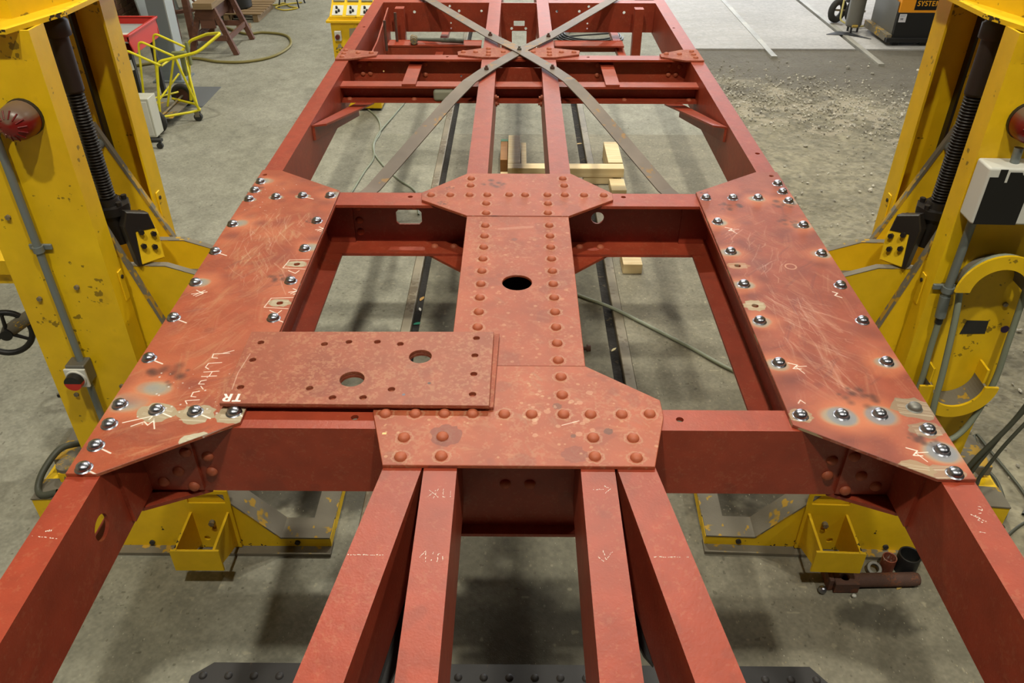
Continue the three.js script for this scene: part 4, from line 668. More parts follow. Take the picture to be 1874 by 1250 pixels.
    P(sb, 'button_shade', half(Math.PI / 2, Math.PI), BLACK); P(sb, 'stop_button', half(-Math.PI / 2, Math.PI), BRIGHTRED);
    // motor, cable loop and hand wheel at the outer end of the base
    P(J, 'motor_box', merge([rbox(-0.44, -0.22, 0.36, 0.40, -0.06, 0.20, 0.006), cyl([-0.33, 0.345, 0.255], [-0.33, 0.43, 0.255], 0.06, 0.055, 20)]), GREYWORN);
    P(J, 'base_cable', tube([[-0.32, 0.44, 0.12], [-0.38, 0.47, 0.20], [-0.43, 0.42, 0.30], [-0.44, 0.37, 0.37], [-0.40, 0.365, 0.41], [-0.33, 0.375, 0.40]], 0.016, 40, 10), CABLED);
    P(J, 'cable_tab', merge([box(-0.36, -0.28, 0.35, 0.41, 0.30, 0.312)]), YELD);
    const hwp = [-0.80, 0.80, -0.33];
    const hw = P(J, 'hand_wheel', (() => { const g = new THREE.TorusGeometry(0.115, 0.016, 12, 36); g.rotateY(0.35); g.rotateX(-0.15); return g.translate(...hwp); })(), BLACK);
    P(hw, 'hub', cyl([hwp[0] - 0.01, hwp[1], hwp[2] - 0.03], [hwp[0] + 0.01, hwp[1], hwp[2] + 0.03], 0.03), BLACK);
    for (let k = 0; k < 3; k++) { const a = k * 2.094 - 0.6; P(hw, 'spoke', cyl(hwp, [hwp[0] + Math.cos(a) * 0.105, hwp[1] + Math.sin(a) * 0.112, hwp[2] - Math.cos(a) * 0.04], 0.011, 0.009, 8), BLACK); }
    P(J, 'wheel_shaft', cyl([-0.80, 0.80, -0.35], [-0.42, 1.03, -0.45], 0.035), GREYWORN);
    P(J, 'drive_bracket', merge([box(-0.95, -0.40, 1.10, 1.18, -0.56, -0.42), box(-0.95, -0.40, 1.03, 1.10, -0.58, -0.45), box(-0.68, -0.60, 0.70, 1.03, -0.60, -0.46)]), YELD);
    for (let k = 0; k < 9; k++) P(J, 'grille_bar', box(-0.75, -0.42, 0.28 + k * 0.0, 0.30, -0.62 + k * 0.022, -0.610 + k * 0.022), BLACK);
    P(J, 'rear_leg', box(-0.72, -0.46, 0.0, 0.28, -0.56, -0.44), YELD);
  } else {
    P(J, 'conduit', cyl([cu, 1.45, 0.330], [cu, 1.93, 0.330], 0.017), GALV); P(J, 'conduit', cyl([cu - 0.008, 1.36, 0.332], [cu, 1.46, 0.330], 0.021), GALV); P(J, 'conduit_gland', cyl([cu - 0.010, 1.33, 0.332], [cu - 0.008, 1.365, 0.332], 0.015), BLACK);
    P(J, 'conduit_clamp', merge([rbox(cu - 0.05, cu + 0.05, 1.478, 1.502, 0.30, 0.314, 0.004), cyl([cu, 1.4795, 0.33], [cu, 1.504, 0.33], 0.024)]), GALV);
    P(J, 'feed_cable', tube([[cu - 0.010, 1.34, 0.332], [cu - 0.014, 1.2, 0.335], [cu - 0.02, 1.02, 0.345], [cu - 0.005, 0.80, 0.335], [cu, 0.5, 0.33], [cu, 0.39, 0.35]], 0.013, 40, 8), CABLE);
    // switch box with black tape
    const eb = P(J, 'switch_box', rbox(-0.16, 0.20, 1.82, 2.045, 0.302, 0.405, 0.010), WHITE);
    P(eb, 'black_tape', ex([[0.190, 1.822], [0.035, 1.822], [0.035, 2.02], [0.075, 2.02], [0.080, 2.03], [0.123, 2.03], [0.123, 1.99], [0.133, 1.99], [0.133, 2.04], [0.160, 2.04], [0.160, 2.01], [0.190, 2.01]], 'z', 0.4052, 0.4062), NOTCHTAPE);
    P(eb, 'conduit_stub', cyl([0.09, 2.04, 0.35], [0.09, 2.10, 0.345], 0.016), GALV);
    // cable saddles: half drums with a lip
    const arc = (r, r2, up) => { const p = []; for (let i = 0; i <= 24; i++) { const a = i / 24 * Math.PI; p.push([Math.cos(a) * r, Math.sin(a) * r * up]); } for (let i = 24; i >= 0; i--) { const a = i / 24 * Math.PI; p.push([Math.cos(a) * r2, Math.sin(a) * r2 * up]); } return p; };
    const sx = 0.0, sA = 1.525, sB = 1.055;
    for (const [cy, up] of [[sA, 1], [sB, -1]]) {
      const sd = P(J, 'cable_saddle', ex(arc(0.118, 0.108, up), 'z', 0.302, 0.40).translate(sx, cy, 0), GREYWORN);
      P(sd, 'saddle_lip', ex(arc(0.166, 0.108, up), 'z', 0.40, 0.412).translate(sx, cy, 0), YEL);
      if (up < 0) for (const q of [-1, 1]) P(sd, 'saddle_cheek', box(sx + q * 0.113 - 0.005, sx + q * 0.113 + 0.005, sB - 0.002, sB + 0.07, 0.302, 0.38), YELD);
    }
    P(J, 'tape_patch', ex([[0.02, 1.255], [-0.085, 1.26], [-0.08, 1.325], [0.01, 1.325]], 'z', 0.3003, 0.3013), RUBBER);
    P(J, 'purple_disc', cyl([-0.16, 1.285, 0.300], [-0.16, 1.285, 0.302], 0.017, 0.017, 16), new THREE.MeshStandardMaterial({ color: new THREE.Color('#3b2350'), roughness: 0.5 }));
    P(J, 'motor_box', merge([rbox(-0.44, -0.10, 0.36, 0.42, -0.02, 0.22, 0.006), cyl([-0.28, 0.345, 0.30], [-0.28, 0.43, 0.30], 0.06, 0.055, 20)]), GREYWORN);
  }
  J.traverse((o) => { if (o.isMesh) { o.castShadow = o.receiveShadow = true; } });
  return J;
}
jack(1, -1.88, -3.15, 0, 'yellow screw jack with a round stop switch on a grey conduit, beside the concrete floor', false);
jack(-1, 1.905, -3.15, -0.035, 'yellow screw jack with a white switch box and cables looped over its saddles', true);

// cables slung on the right jack and lying by its foot
const cab = (name, pts, r, m, label, group) => solo(name, tube(pts, r, 90, 8), m, label, 'cable', group);
{ // loop wound over both saddles: u is measured from the saddle axis
  const p = [], cx = 1.905, zc = -2.800; for (let i = 0; i <= 10; i++) { const t = Math.PI - i / 10 * Math.PI; p.push([cx + Math.cos(t) * 0.133, 1.525 + Math.sin(t) * 0.133, zc]); }
  p.push([cx + 0.14, 1.25, zc + 0.02], [cx + 0.145, 1.05, zc + 0.03], [cx + 0.10, 0.84, zc + 0.05], [cx + 0.02, 0.765, zc + 0.075], [cx - 0.07, 0.80, zc + 0.085], [cx - 0.11, 0.95, zc + 0.09], [cx - 0.118, 1.15, zc + 0.07], [cx - 0.126, 1.40, zc + 0.03], [cx - 0.1335, 1.517, zc + 0.002]);
  cab('power_cable', p, 0.013, CABLE, 'grey-green cable wound in a tall loop over the two saddles of the jack');
}
cab('power_cable', [[2.03, 1.818, -2.80], [2.10, 1.66, -2.76], [2.24, 1.40, -2.74], [2.22, 1.10, -2.72], [2.12, 0.78, -2.70], [2.06, 0.55, -2.69], [2.10, 0.30, -2.72], [2.25, 0.10, -2.85], [2.42, 0.02, -3.05], [2.62, 0.02, -3.40], [2.70, 0.02, -3.62], [2.72, 0.02, -3.45], [2.74, 0.02, -3.10], [2.66, 0.02, -2.98]], 0.0085, CABLED, 'dark cable hanging from the jack and trailing to a hairpin on the dirt');
cab('power_cable', [[2.00, 1.818, -2.79], [2.11, 1.64, -2.74], [2.27, 1.34, -2.75], [2.24, 1.02, -2.74], [2.10, 0.70, -2.71], [2.06, 0.45, -2.72], [2.14, 0.22, -2.80], [2.34, 0.03, -2.98], [2.50, 0.02, -3.16], [2.60, 0.02, -3.34], [2.64, 0.02, -3.22], [2.58, 0.02, -3.0], [2.50, 0.02, -2.92]], 0.0085, CABLED, 'dark cable hanging beside the jack and curled in a short loop on the dirt');
cab('power_cable', [[1.97, 1.818, -2.785], [2.07, 1.62, -2.73], [2.21, 1.28, -2.72], [2.17, 0.95, -2.70], [2.05, 0.66, -2.69], [2.02, 0.42, -2.71], [2.12, 0.30, -2.70], [2.26, 0.30, -2.66], [2.36, 0.20, -2.72], [2.34, 0.10, -2.80], [2.26, 0.03, -2.84], [2.20, 0.02, -2.76]], 0.011, CABLED, 'thick cable bent round by the foot of the jack with the switch box');

cab('power_cable', [[2.045, 1.818, -2.775], [2.13, 1.68, -2.72], [2.30, 1.38, -2.70], [2.25, 1.05, -2.69], [2.13, 0.74, -2.67], [2.09, 0.50, -2.66], [2.16, 0.30, -2.62], [2.30, 0.14, -2.66], [2.46, 0.02, -2.80], [2.70, 0.012, -2.95], [2.95, 0.012, -2.90]], 0.008, CABLED, 'thin dark cable looping out from the jack across the dirt');
// ---------------------------------------------------------------- things on the floor under the frame
solo('floor_cable', tube([[0.18, 0.013, -5.42], [0.44, 0.013, -5.17], [0.69, 0.014, -4.98], [0.97, 0.014, -4.70], [1.19, 0.014, -4.47], [1.42, 0.014, -4.22], [1.8, 0.014, -3.95]], 0.0125, 60, 8), CABLE, 'grey cable running straight across the floor and the right-hand rail', 'cable');
solo('floor_cable', tube([[-1.25, 0.011, -10.2], [-1.35, 0.011, -9.49], [-1.42, 0.011, -9.06], [-1.52, 0.022, -8.37], [-1.50, 0.011, -7.99], [-1.36, 0.011, -7.63], [-1.15, 0.011, -7.26], [-0.96, 0.011, -6.98], [-0.88, 0.011, -6.5]], 0.0095, 90, 8), CABLE, 'thin cable curving towards the left-hand rail, crossing over the other', 'cable');
solo('floor_cable', tube([[-2.05, 0.011, -9.8], [-1.83, 0.011, -9.39], [-1.60, 0.011, -8.96], [-1.505, 0.011, -8.53], [-1.52, 0.011, -8.18], [-1.47, 0.011, -7.77], [-1.51, 0.011, -7.42], [-1.55, 0.011, -6.98], [-1.6, 0.011, -6.4]], 0.0095, 90, 8), CABLE, 'thin cable wriggling away from the rails under the left solebar', 'cable');
const tim = (x0, x1, y0, y1, z0, z1, m, label) => solo('timber_block', rbox(x0, x1, y0, y1, z0, z1, 0.004), m, label, 'timber', 'timbers on the floor');
tim(0.82, 0.97, 0.001, 0.085, -5.72, -5.50, PINE, 'short pale timber block on its own beside the right-hand rail');
tim(-0.10, 1.00, 0.075, 0.165, -7.30, -7.18, PINE, 'long pale timber laid across the right-hand rail');
tim(0.86, 1.0, 0.001, 0.073, -7.16, -6.90, PINE, 'pale timber offcut under the end of the long cross timber');
tim(0.62, 0.90, 0.003, 0.073, -7.28, -7.19, PINE, 'pale packing piece under the long cross timber');
tim(0.86, 1.0, 0.001, 0.17, -7.85, -7.32, PINE, 'pale timber lying lengthwise behind the long cross timber');
tim(-0.10, 0.02, 0.001, 0.16, -8.05, -7.32, PINE, 'pale timber lying lengthwise between the rails');
tim(0.028, 0.08, 0.001, 0.12, -7.95, -7.32, PINE, 'narrow pale timber lying beside a wider one between the rails');
{ const t = thing('painted_batten', 'brown timber batten with a green painted end standing by pale timbers', 'timber', [-0.14, 0, -7.7]); part(t, 'batten', rbox(-0.175, -0.105, 0.001, 0.15, -7.90, -7.42, 0.003), TANWOOD); part(t, 'painted_end', rbox(-0.177, -0.103, 0.0005, 0.152, -7.96, -7.90, 0.003), GREENPAINT); }
tim(-0.17, -0.02, 0.001, 0.074, -7.31, -7.20, PINE, 'small pale timber under the left end of the long cross timber');
{ const t = thing('coach_bolt', 'steel bolt with nut lying beside the right-hand rail groove', 'bolt', [0.45, 0, -4.47]); part(t, 'shank', cyl([0.30, 0.016, -4.47], [0.49, 0.016, -4.47], 0.012, 0.012, 12), RUST); part(t, 'nut', cyl([0.475, 0.016, -4.47], [0.495, 0.016, -4.47], 0.023, 0.023, 6), RUST); part(t, 'washer', cyl([0.468, 0.018, -4.47], [0.474, 0.018, -4.47], 0.026, 0.026, 18), RUST); }
// steel pin, tubes, ring, ball
{
  const t = thing('clevis_pin', 'rusty steel rod with a drilled square fork end lying on the floor', 'steel rod', [1.68, 0, -2.54]);
  part(t, 'rod', cyl([1.60, 0.034, -2.535], [1.915, 0.034, -2.545], 0.034, 0.034, 24), RUST);
  part(t, 'rod_end', cyl([1.905, 0.034, -2.545], [1.93, 0.034, -2.546], 0.034, 0.029, 24), RUST);
  part(t, 'fork_block', ex([[1.51, -2.585], [1.625, -2.585], [1.625, -2.485], [1.51, -2.485]], 'y', 0.003, 0.068, [circ(1.565, -2.53, 0.020)], 0.004), RUST);
  part(t, 'fork_collar', rbox(1.485, 1.508, 0.003, 0.075, -2.60, -2.50, 0.004), RUST);
}
const ringTube = (name, x, z, r, r2, h, m, label, tilt = 0) => { const g = lathe([[r2, 0], [r, 0], [r, h - 0.002], [r - 0.002, h], [r2 + 0.002, h], [r2, h - 0.002], [r2, 0]], 32); if (tilt) { g.translate(0, -h / 2, 0); g.rotateX(tilt); g.translate(0, Math.abs(Math.sin(tilt)) * r + Math.cos(tilt) * h / 2, 0); } g.translate(x, 0.001, z); return solo(name, toCreasedNormals(flat(g), 0.6), m, label, name.replace('_', ' ')); };
ringTube('pipe_offcut', 1.905, -2.632, 0.052, 0.044, 0.11, BLACK, 'short wide black pipe offcut standing on end by the rusty rod');
ringTube('pipe_offcut', 1.815, -2.635, 0.034, 0.029, 0.085, new THREE.MeshStandardMaterial({ map: canvasTex(256, 256, wornFn(811, [142, 78, 58], [196, 184, 176], 0.5, 0.64)), roughness: 0.5, metalness: 0.3 }), 'narrow reddish pipe offcut standing between a bright ring and a black pipe');
ringTube('steel_ring', 1.745, -2.615, 0.036, 0.020, 0.018, DULLST, 'bright steel bearing ring leaning in front of the narrow pipe offcut', 0.45);
solo('steel_ball', new THREE.SphereGeometry(0.02, 24, 16).translate(1.456, 0.021, -2.49), CHROME, 'small dark shiny steel ball on the floor beside the rod fork', 'ball');
solo('pebble', new THREE.IcosahedronGeometry(0.012, 1).scale(1, 0.8, 0.9).translate(1.60, 0.010, -2.465), WHITE, 'small pale pebble in front of the rod fork', 'pebble');
const leaf = (x, y, z, l, w, a, col, name, label) => { const sh = new THREE.Shape(); sh.moveTo(-l / 2, 0); sh.quadraticCurveTo(-l * 0.1, w, l / 2, 0); sh.quadraticCurveTo(0, -w * 0.8, -l / 2, 0); const g = new THREE.ExtrudeGeometry(sh, { depth: 0.0015, bevelEnabled: false }); g.rotateX(-Math.PI / 2); const p = g.attributes.position; for (let i = 0; i < p.count; i++) p.setY(i, p.getY(i) + 0.006 * Math.abs(p.getZ(i)) / w + 0.05 * p.getX(i) * p.getX(i) / l); g.computeVertexNormals(); g.rotateY(a); g.translate(x, y, z); solo(name, g, new THREE.MeshStandardMaterial({ color: new THREE.Color(col), roughness: 0.8 }), label, 'litter'); };
leaf(1.84, 0.002, -2.52, 0.05, 0.018, 0.6, '#b59a56', 'dry_leaf', 'yellow dry leaf on the concrete near the rusty rod');
leaf(-0.725, -0.053, -5.20, 0.07, 0.03, 1.2, '#b08a4e', 'dry_leaf', 'brown dry leaf in the left-hand rail groove');
leaf(0.655, -0.053, -8.36, 0.08, 0.03, 0.4, '#b89a68', 'dry_leaf', 'tan leaf in the right-hand rail groove far from the timbers');
leaf(0.65, -0.053, -7.72, 0.08, 0.03, 2.2, '#a88a58', 'dry_leaf', 'tan leaf in the right-hand rail groove near the long cross timber');
leaf(0.665, -0.053, -4.55, 0.06, 0.02, 0.9, '#c0b48c', 'dry_leaf', 'pale leaf in the right-hand rail groove near the grey cable');
leaf(-0.72, -0.052, -4.86, 0.075, 0.03, 0.3, '#3d9c80', 'plastic_wrapper', 'green plastic wrapper in the left-hand rail groove');
leaf(-0.725, -0.052, -5.05, 0.05, 0.02, 1.9, '#c8c6c0', 'plastic_wrapper', 'clear grey plastic scrap in the left-hand rail groove');
// riveted black beam lying across the floor
{
  const t = thing('riveted_beam', 'black riveted steel beam with clipped corners lying across the floor', 'steel beam', [-0.03, 0, -1.7]);
  part(t, 'beam_plate', ex([[-1.36, -1.35], [-1.36, -1.955], [-1.283, -2.018], [1.235, -2.018], [1.29, -1.945], [1.31, -1.35]], 'y', 0.095, 0.12, [], 0.002), BLACKST);
  part(t, 'beam_web', box(-1.25, 1.20, 0.001, 0.095, -1.96, -1.45), BLACKST);
  for (let x = -1.31; x < 1.25; x += 0.1065) part(t, 'rivet', rivetG, BLACKST, [x, 0.12, -1.955]);
  for (let x = -1.26; x < 1.2; x += 0.1065) part(t, 'rivet', rivetG, BLACKST, [x, 0.12, -1.80]);
}
// ---------------------------------------------------------------- small things on the frame
{
  const t = thing('club_hammer', 'worn steel hammer lying on the red bearer of the underframe', 'hammer', [-0.65, 1.447, -6.62]);
  part(t, 'head', merge([cyl([-0.845, 1.4795, -6.68], [-0.83, 1.4795, -6.575], 0.026, 0.026, 16), cyl([-0.838, 1.4795, -6.66], [-0.832, 1.4795, -6.60], 0.030, 0.030, 16)]), GREYWORN);
  part(t, 'handle', merge([cyl([-0.83, 1.482, -6.63], [-0.62, 1.476, -6.625], 0.011, 0.015, 14), cyl([-0.62, 1.476, -6.625], [-0.44, 1.4705, -6.62], 0.017, 0.019, 14)]), new THREE.MeshStandardMaterial({ color: new THREE.Color('#55584e'), roughness: 0.7 }));
}
solo('steel_weight', rbox(-0.535, -0.40, 1.529, 1.60, -5.06, -4.99, 0.02, 3), new THREE.MeshStandardMaterial({ color: new THREE.Color('#8a8a78'), roughness: 0.85 }), 'small grey block resting on the low cross member beside the strap', 'block');

// ---------------------------------------------------------------- left background
{ // control console
  const t = thing('control_console', 'yellow control console with sloping switch panels standing behind the left solebar', 'control desk', [-1.82, 0, -9.45]);
  part(t, 'cabinet', rbox(-2.06, -1.58, 0.03, 1.0, -9.72, -9.22, 0.006), YELD);
  part(t, 'plinth', box(-2.04, -1.60, 0.0, 0.03, -9.70, -9.24), BLACK);
  part(t, 'desk_lip', rbox(-2.10, -1.54, 0.985, 1.01, -9.74, -9.18, 0.004), new THREE.MeshStandardMaterial({ color: new THREE.Color('#e6b916'), roughness: 0.5 }));
  part(t, 'sloping_panel', ex([[-9.22, 1.01], [-9.22, 1.045], [-9.72, 1.32], [-9.72, 1.01]], 'x', -2.06, -1.58), YEL);
  const on = (u, v, h = 0) => [-2.06 + u * 0.48, 1.045 + v * 0.275 + h * 0.876, -9.22 - v * 0.5 + h * 0.482];
  for (let k = 0; k < 3; k++) {
    const c = on(0.17 + k * 0.32, 0.16, 0.004); const g = new THREE.BoxGeometry(0.115, 0.006, 0.15); g.rotateX(0.503); const p = part(t, 'switch_plate', g.translate(...c), WHITE);
    for (const [a, b] of [[-0.02, 0.09], [0.03, 0.13], [-0.03, 0.21]]) { const q = on(0.17 + k * 0.32 + a, b, 0.007), q2 = on(0.17 + k * 0.32 + a, b, 0.03); part(p, 'knob', cyl(q, q2, 0.014, 0.012, 12), BLACK); }
    const c2 = on(0.17 + k * 0.32, 0.52, 0.012); const g2 = new THREE.BoxGeometry(0.12, 0.022, 0.15); g2.rotateX(0.503); part(t, 'meter_cover', g2.translate(...c2), LIGHTGREY);
  }
  const sb = part(t, 'stop_switch', rbox(-2.02, -1.95, 0.80, 0.90, -9.22, -9.17, 0.004), WHITE); part(sb, 'stop_button', cyl([-1.985, 0.845, -9.17], [-1.985, 0.845, -9.14], 0.026, 0.024, 16), new THREE.MeshStandardMaterial({ color: new THREE.Color('#5a1a1c'), roughness: 0.5 }));
  const mk = new THREE.MeshStandardMaterial({ color: new THREE.Color('#a49a84'), roughness: 0.8 });
  for (const [x0, x1, y0, y1] of [[-1.88, -1.76, 0.66, 0.93], [-1.78, -1.68, 0.86, 0.97], [-2.02, -1.96, 0.70, 0.76], [-1.92, -1.82, 0.50, 0.60]]) part(t, 'torn_label', ex([[x0, y0], [x1, y0 + 0.02], [x1 - 0.015, y1], [x0 + 0.02, y1 - 0.01]], 'z', -9.2199, -9.2188), mk);
}
{ // bottle trolley
  const t = thing('bottle_trolley', 'yellow tubular two-wheeled bottle trolley with a long handle', 'trolley', [-3.85, 0, -8.95]);
  const T = (n, pts, r = 0.014, b = 0.05) => part(t, n, pipe(pts, r, b), YTUBE);
  T('handle', [[-3.92, 0.12, -8.62], [-3.84, 0.70, -8.70], [-3.40, 0.79, -8.74], [-3.17, 0.945, -8.92], [-3.42, 0.87, -9.16], [-3.66, 0.78, -9.20], [-3.78, 0.12, -9.22]], 0.016, 0.07);
  for (const [z, x] of [[-8.58, -4.12], [-8.92, -4.10], [-9.24, -4.06]]) T('side_hoop', [[x - 0.10, 0.16, z - 0.02], [x + 0.02, 0.865, z], [x + 0.38, 0.71, z + 0.04]], 0.013, 0.07);
  T('front_leg', [[-3.66, 0.74, -8.76], [-3.57, 0.14, -8.86]], 0.014); T('front_leg', [[-3.72, 0.72, -9.16], [-3.60, 0.16, -8.92]], 0.012);
  T('base_rail', [[-4.02, 0.11, -8.62], [-3.66, 0.12, -8.80], [-3.56, 0.125, -8.88], [-3.66, 0.14, -9.02], [-4.0, 0.13, -9.24]], 0.014, 0.03);
  T('upright', [[-3.95, 0.14, -8.95], [-3.74, 0.70, -8.94]], 0.013); T('cross_tube', [[-3.80, 0.66, -8.70], [-3.72, 0.70, -9.20]], 0.012); T('cross_tube', [[-4.0, 0.20, -8.62], [-3.85, 0.42, -9.22]], 0.011); T('diagonal', [[-4.05, 0.30, -8.66], [-3.90, 0.22, -9.20]], 0.011);
  part(t, 'floor_plate', box(-4.16, -3.80, 0.095, 0.105, -9.20, -8.66), GREYWORN);
  part(t, 'axle', cyl([-3.92, 0.13, -9.36], [-3.92, 0.13, -8.46], 0.012, 0.012, 10), GREYWORN);
  const tyre = new THREE.TorusGeometry(0.10, 0.034, 12, 32);
  for (const z of [-9.36, -8.47]) { const w = part(t, 'wheel', tyre.clone().translate(-3.92, 0.134, z), RUBBER); part(w, 'hub', cyl([-3.92, 0.134, z - 0.02], [-3.92, 0.134, z + 0.02], 0.075, 0.075, 20), new THREE.MeshStandardMaterial({ color: new THREE.Color('#4a2a24'), roughness: 0.6 })); }
  const c = part(t, 'caster', cyl([-3.60, 0.045, -8.90], [-3.60, 0.045, -8.86], 0.045, 0.045, 18), RUBBER); part(c, 'caster_fork', merge([box(-3.625, -3.575, 0.05, 0.115, -8.912, -8.905), box(-3.625, -3.575, 0.05, 0.115, -8.855, -8.848), box(-3.625, -3.575, 0.10, 0.115, -8.91, -8.85)]), GREYWORN);
  part(t, 'canvas_strap', merge([rbox(-3.78, -3.62, 0.69, 0.73, -9.02, -8.96, 0.01), rbox(-3.72, -3.68, 0.45, 0.72, -9.08, -9.02, 0.01), rbox(-3.66, -3.63, 0.55, 0.80, -9.14, -9.09, 0.01)]), new THREE.MeshStandardMaterial({ color: new THREE.Color('#6f7450'), roughness: 0.9 }));
}
{ const t = thing('appliance_box', 'off-white steel appliance box standing in front of the trolley wheel', 'metal box', [-3.99, 0, -8.3]); part(t, 'body', rbox(-4.17, -3.81, 0.06, 0.47, -8.40, -8.20, 0.008), new THREE.MeshStandardMaterial({ color: new THREE.Color('#b9baae'), roughness: 0.6 })); part(t, 'front_panel', rbox(-4.15, -3.83, 0.08, 0.44, -8.20, -8.192, 0.003), WHITE); for (const x of [-4.13, -3.85]) part(t, 'foot', cyl([x, 0, -8.3], [x, 0.06, -8.3], 0.02, 0.02, 10), RUBBER); }
{ // red open tool tray on a stand
  const t = thing('tool_tray_stand', 'bright red steel tool tray on a black stand behind the left jack', 'tool tray', [-4.50, 0, -9.4]);
  const x0 = -4.85, x1 = -4.20, z0 = -9.78, z1 = -8.96, yb = 0.70, yt = 0.90;
  part(t, 'tray', merge([ex([[z0 + 0.05, yb], [z1 - 0.08, yb], [z1, yt - 0.06], [z1, yt], [z0, yt], [z0, yt - 0.06]], 'x', x1 - 0.012, x1), ex([[z0 + 0.05, yb], [z1 - 0.08, yb], [z1, yt - 0.06], [z1, yt], [z0, yt], [z0, yt - 0.06]], 'x', x0, x0 + 0.012), box(x0, x1, yb - 0.01, yb, z0 + 0.05, z1 - 0.08), box(x0, x1, yb, yt, z0, z0 + 0.012), box(x0, x1, yt - 0.06, yt, z1 - 0.012, z1)]), BRIGHTRED);
  part(t, 'rim', merge([rbox(x1 - 0.012, x1 + 0.018, yt - 0.012, yt + 0.012, z0 - 0.01, z1 + 0.01, 0.005), rbox(x0 - 0.018, x1 + 0.018, yt - 0.012, yt + 0.012, z1 - 0.012, z1 + 0.018, 0.005), rbox(x0 - 0.018, x1 + 0.018, yt - 0.012, yt + 0.012, z0 - 0.018, z0 + 0.012, 0.005)]), BRIGHTRED);
  part(t, 'tray_liner', box(x0 + 0.014, x1 - 0.014, yb + 0.12, yb + 0.13, z0 + 0.014, z1 - 0.014), LIGHTGREY);
  part(t, 'paper_sheet', box(-4.50, -4.30, yb + 0.131, yb + 0.133, -9.35, -9.15), WHITE);
  for (const [x, z] of [[-4.27, -9.06], [-4.27, -9.68], [-4.78, -9.06], [-4.78, -9.68]]) part(t, 'stand_leg', box(x - 0.025, x + 0.025, 0, yb - 0.01, z - 0.025, z + 0.025), BLACK);
  part(t, 'card', ex([[-4.34, 0.50], [-4.25, 0.52], [-4.26, 0.63], [-4.35, 0.60]], 'z', -9.030, -9.027), WHITE);
}
{ // steel roof column
  const t = thing('steel_column', 'blue-grey steel H-section roof column by the brick wall', 'column', [-4.42, 0, -10.4], null, 'structure'); delete t.userData.category;
  part(t, 'flange', box(-4.50, -4.28, 0, HC, -10.30, -10.285), STEELGREY); part(t, 'flange', box(-4.50, -4.28, 0, HC, -10.53, -10.515), STEELGREY); part(t, 'web', box(-4.426, -4.414, 0, HC, -10.515, -10.30), STEELGREY);
  part(t, 'side_casing', box(-4.28, -4.265, 0, HC, -10.53, -10.285), LIGHTGREY); part(t, 'base_plate', box(-4.62, -4.22, 0, 0.02, -10.6, -10.22), STEELGREY);
}
solo('floor_mat', rbox(-4.10, -3.71, 0.0, 0.008, -10.07, -9.32, 0.003), new THREE.MeshStandardMaterial({ color: new THREE.Color('#5d6164'), roughness: 0.75 }), 'dark grey steel floor sheet under the yellow trolley', 'floor sheet');
{ const t = thing('caster_dolly', 'low black dolly bar with a small caster behind the left jack', 'dolly', [-3.76, 0, -8.0]); part(t, 'bar', box(-4.1, -3.70, 0.075, 0.10, -8.08, -8.02), BLACK); const c = part(t, 'caster', cyl([-3.73, 0.032, -8.06], [-3.73, 0.032, -8.03], 0.032, 0.032, 16), RUBBER); part(c, 'fork', box(-3.745, -3.715, 0.03, 0.078, -8.066, -8.061), GALV); part(t, 'bracket', box(-4.1, -4.05, 0, 0.075, -8.08, -8.02), BLACK); }
function bar(a, b, w, d, up = [0, 0, 1]) { // rectangular timber between two points
  const A = V(...a), B = V(...b), y = B.clone().sub(A), L = y.length(); y.normalize(); const x = V(...up).cross(y).normalize(), z = x.clone().cross(y);
  const g = uvm(new THREE.BoxGeometry(w, L, d)); g.applyMatrix4(new THREE.Matrix4().makeBasis(x, y, z)); return g.translate((A.x + B.x) / 2, (A.y + B.y) / 2, (A.z + B.z) / 2);
}
{ // saw horse
  const t = thing('saw_horse', 'brown wooden saw horse with a worn plank top', 'saw horse', [-4.26, 0, -11.9]);
  part(t, 'top_beam', rbox(-4.36, -4.10, 0.62, 0.70, -12.5, -11.38, 0.006), OLDWOOD);
  part(t, 'apron', rbox(-4.33, -4.13, 0.36, 0.62, -11.50, -11.46, 0.004), BROWNWOOD); part(t, 'apron', rbox(-4.33, -4.13, 0.36, 0.62, -12.36, -12.32, 0.004), BROWNWOOD); part(t, 'spine', box(-4.26, -4.20, 0.40, 0.62, -12.32, -11.50), BROWNWOOD);
  for (const z of [-11.5, -12.3]) for (const s of [-1, 1]) part(t, 'leg', bar([-4.23 + s * 0.31, 0, z], [-4.23 + s * 0.09, 0.62, z], 0.07, 0.06), BROWNWOOD);
  for (const z of [-11.46, -12.3]) part(t, 'brace', box(-4.46, -4.0, 0.20, 0.27, z, z + 0.025), BROWNWOOD);
  for (const s of [-1, 1]) part(t, 'side_rail', box(-4.23 + s * 0.24 - 0.012, -4.23 + s * 0.24 + 0.012, 0.19, 0.26, -12.3, -11.5), BROWNWOOD);
}
{ // trestle behind
  const t = thing('timber_trestle', 'tall dark timber trestle between the steel column and the saw horse', 'trestle', [-4.85, 0, -12.3]);
  for (const [x, z] of [[-5.02, -12.3], [-4.66, -11.95], [-4.72, -12.75]]) part(t, 'post', box(x - 0.04, x + 0.04, 0, 1.25, z - 0.04, z + 0.04), BROWNWOOD);
  part(t, 'rail', bar([-5.02, 0.38, -12.25], [-4.60, 0.38, -12.55], 0.04, 0.08), BROWNWOOD); part(t, 'top_rail', box(-5.08, -4.55, 1.25, 1.33, -12.8, -11.9), BROWNWOOD); part(t, 'diagonal_brace', bar([-4.95, 0.95, -12.2], [-4.58, 0.35, -12.4], 0.02, 0.03), BROWNWOOD);
}
solo('leaning_board', (() => { const g = rbox(-0.012, 0.012, 0, 1.5, -0.7, 0.7, 0.003); g.rotateZ(0.12); return g.translate(-5.55, 0.002, -13.2); })(), LIGHTGREY, 'pale grey board leaning by the brick wall behind the trestle', 'board');
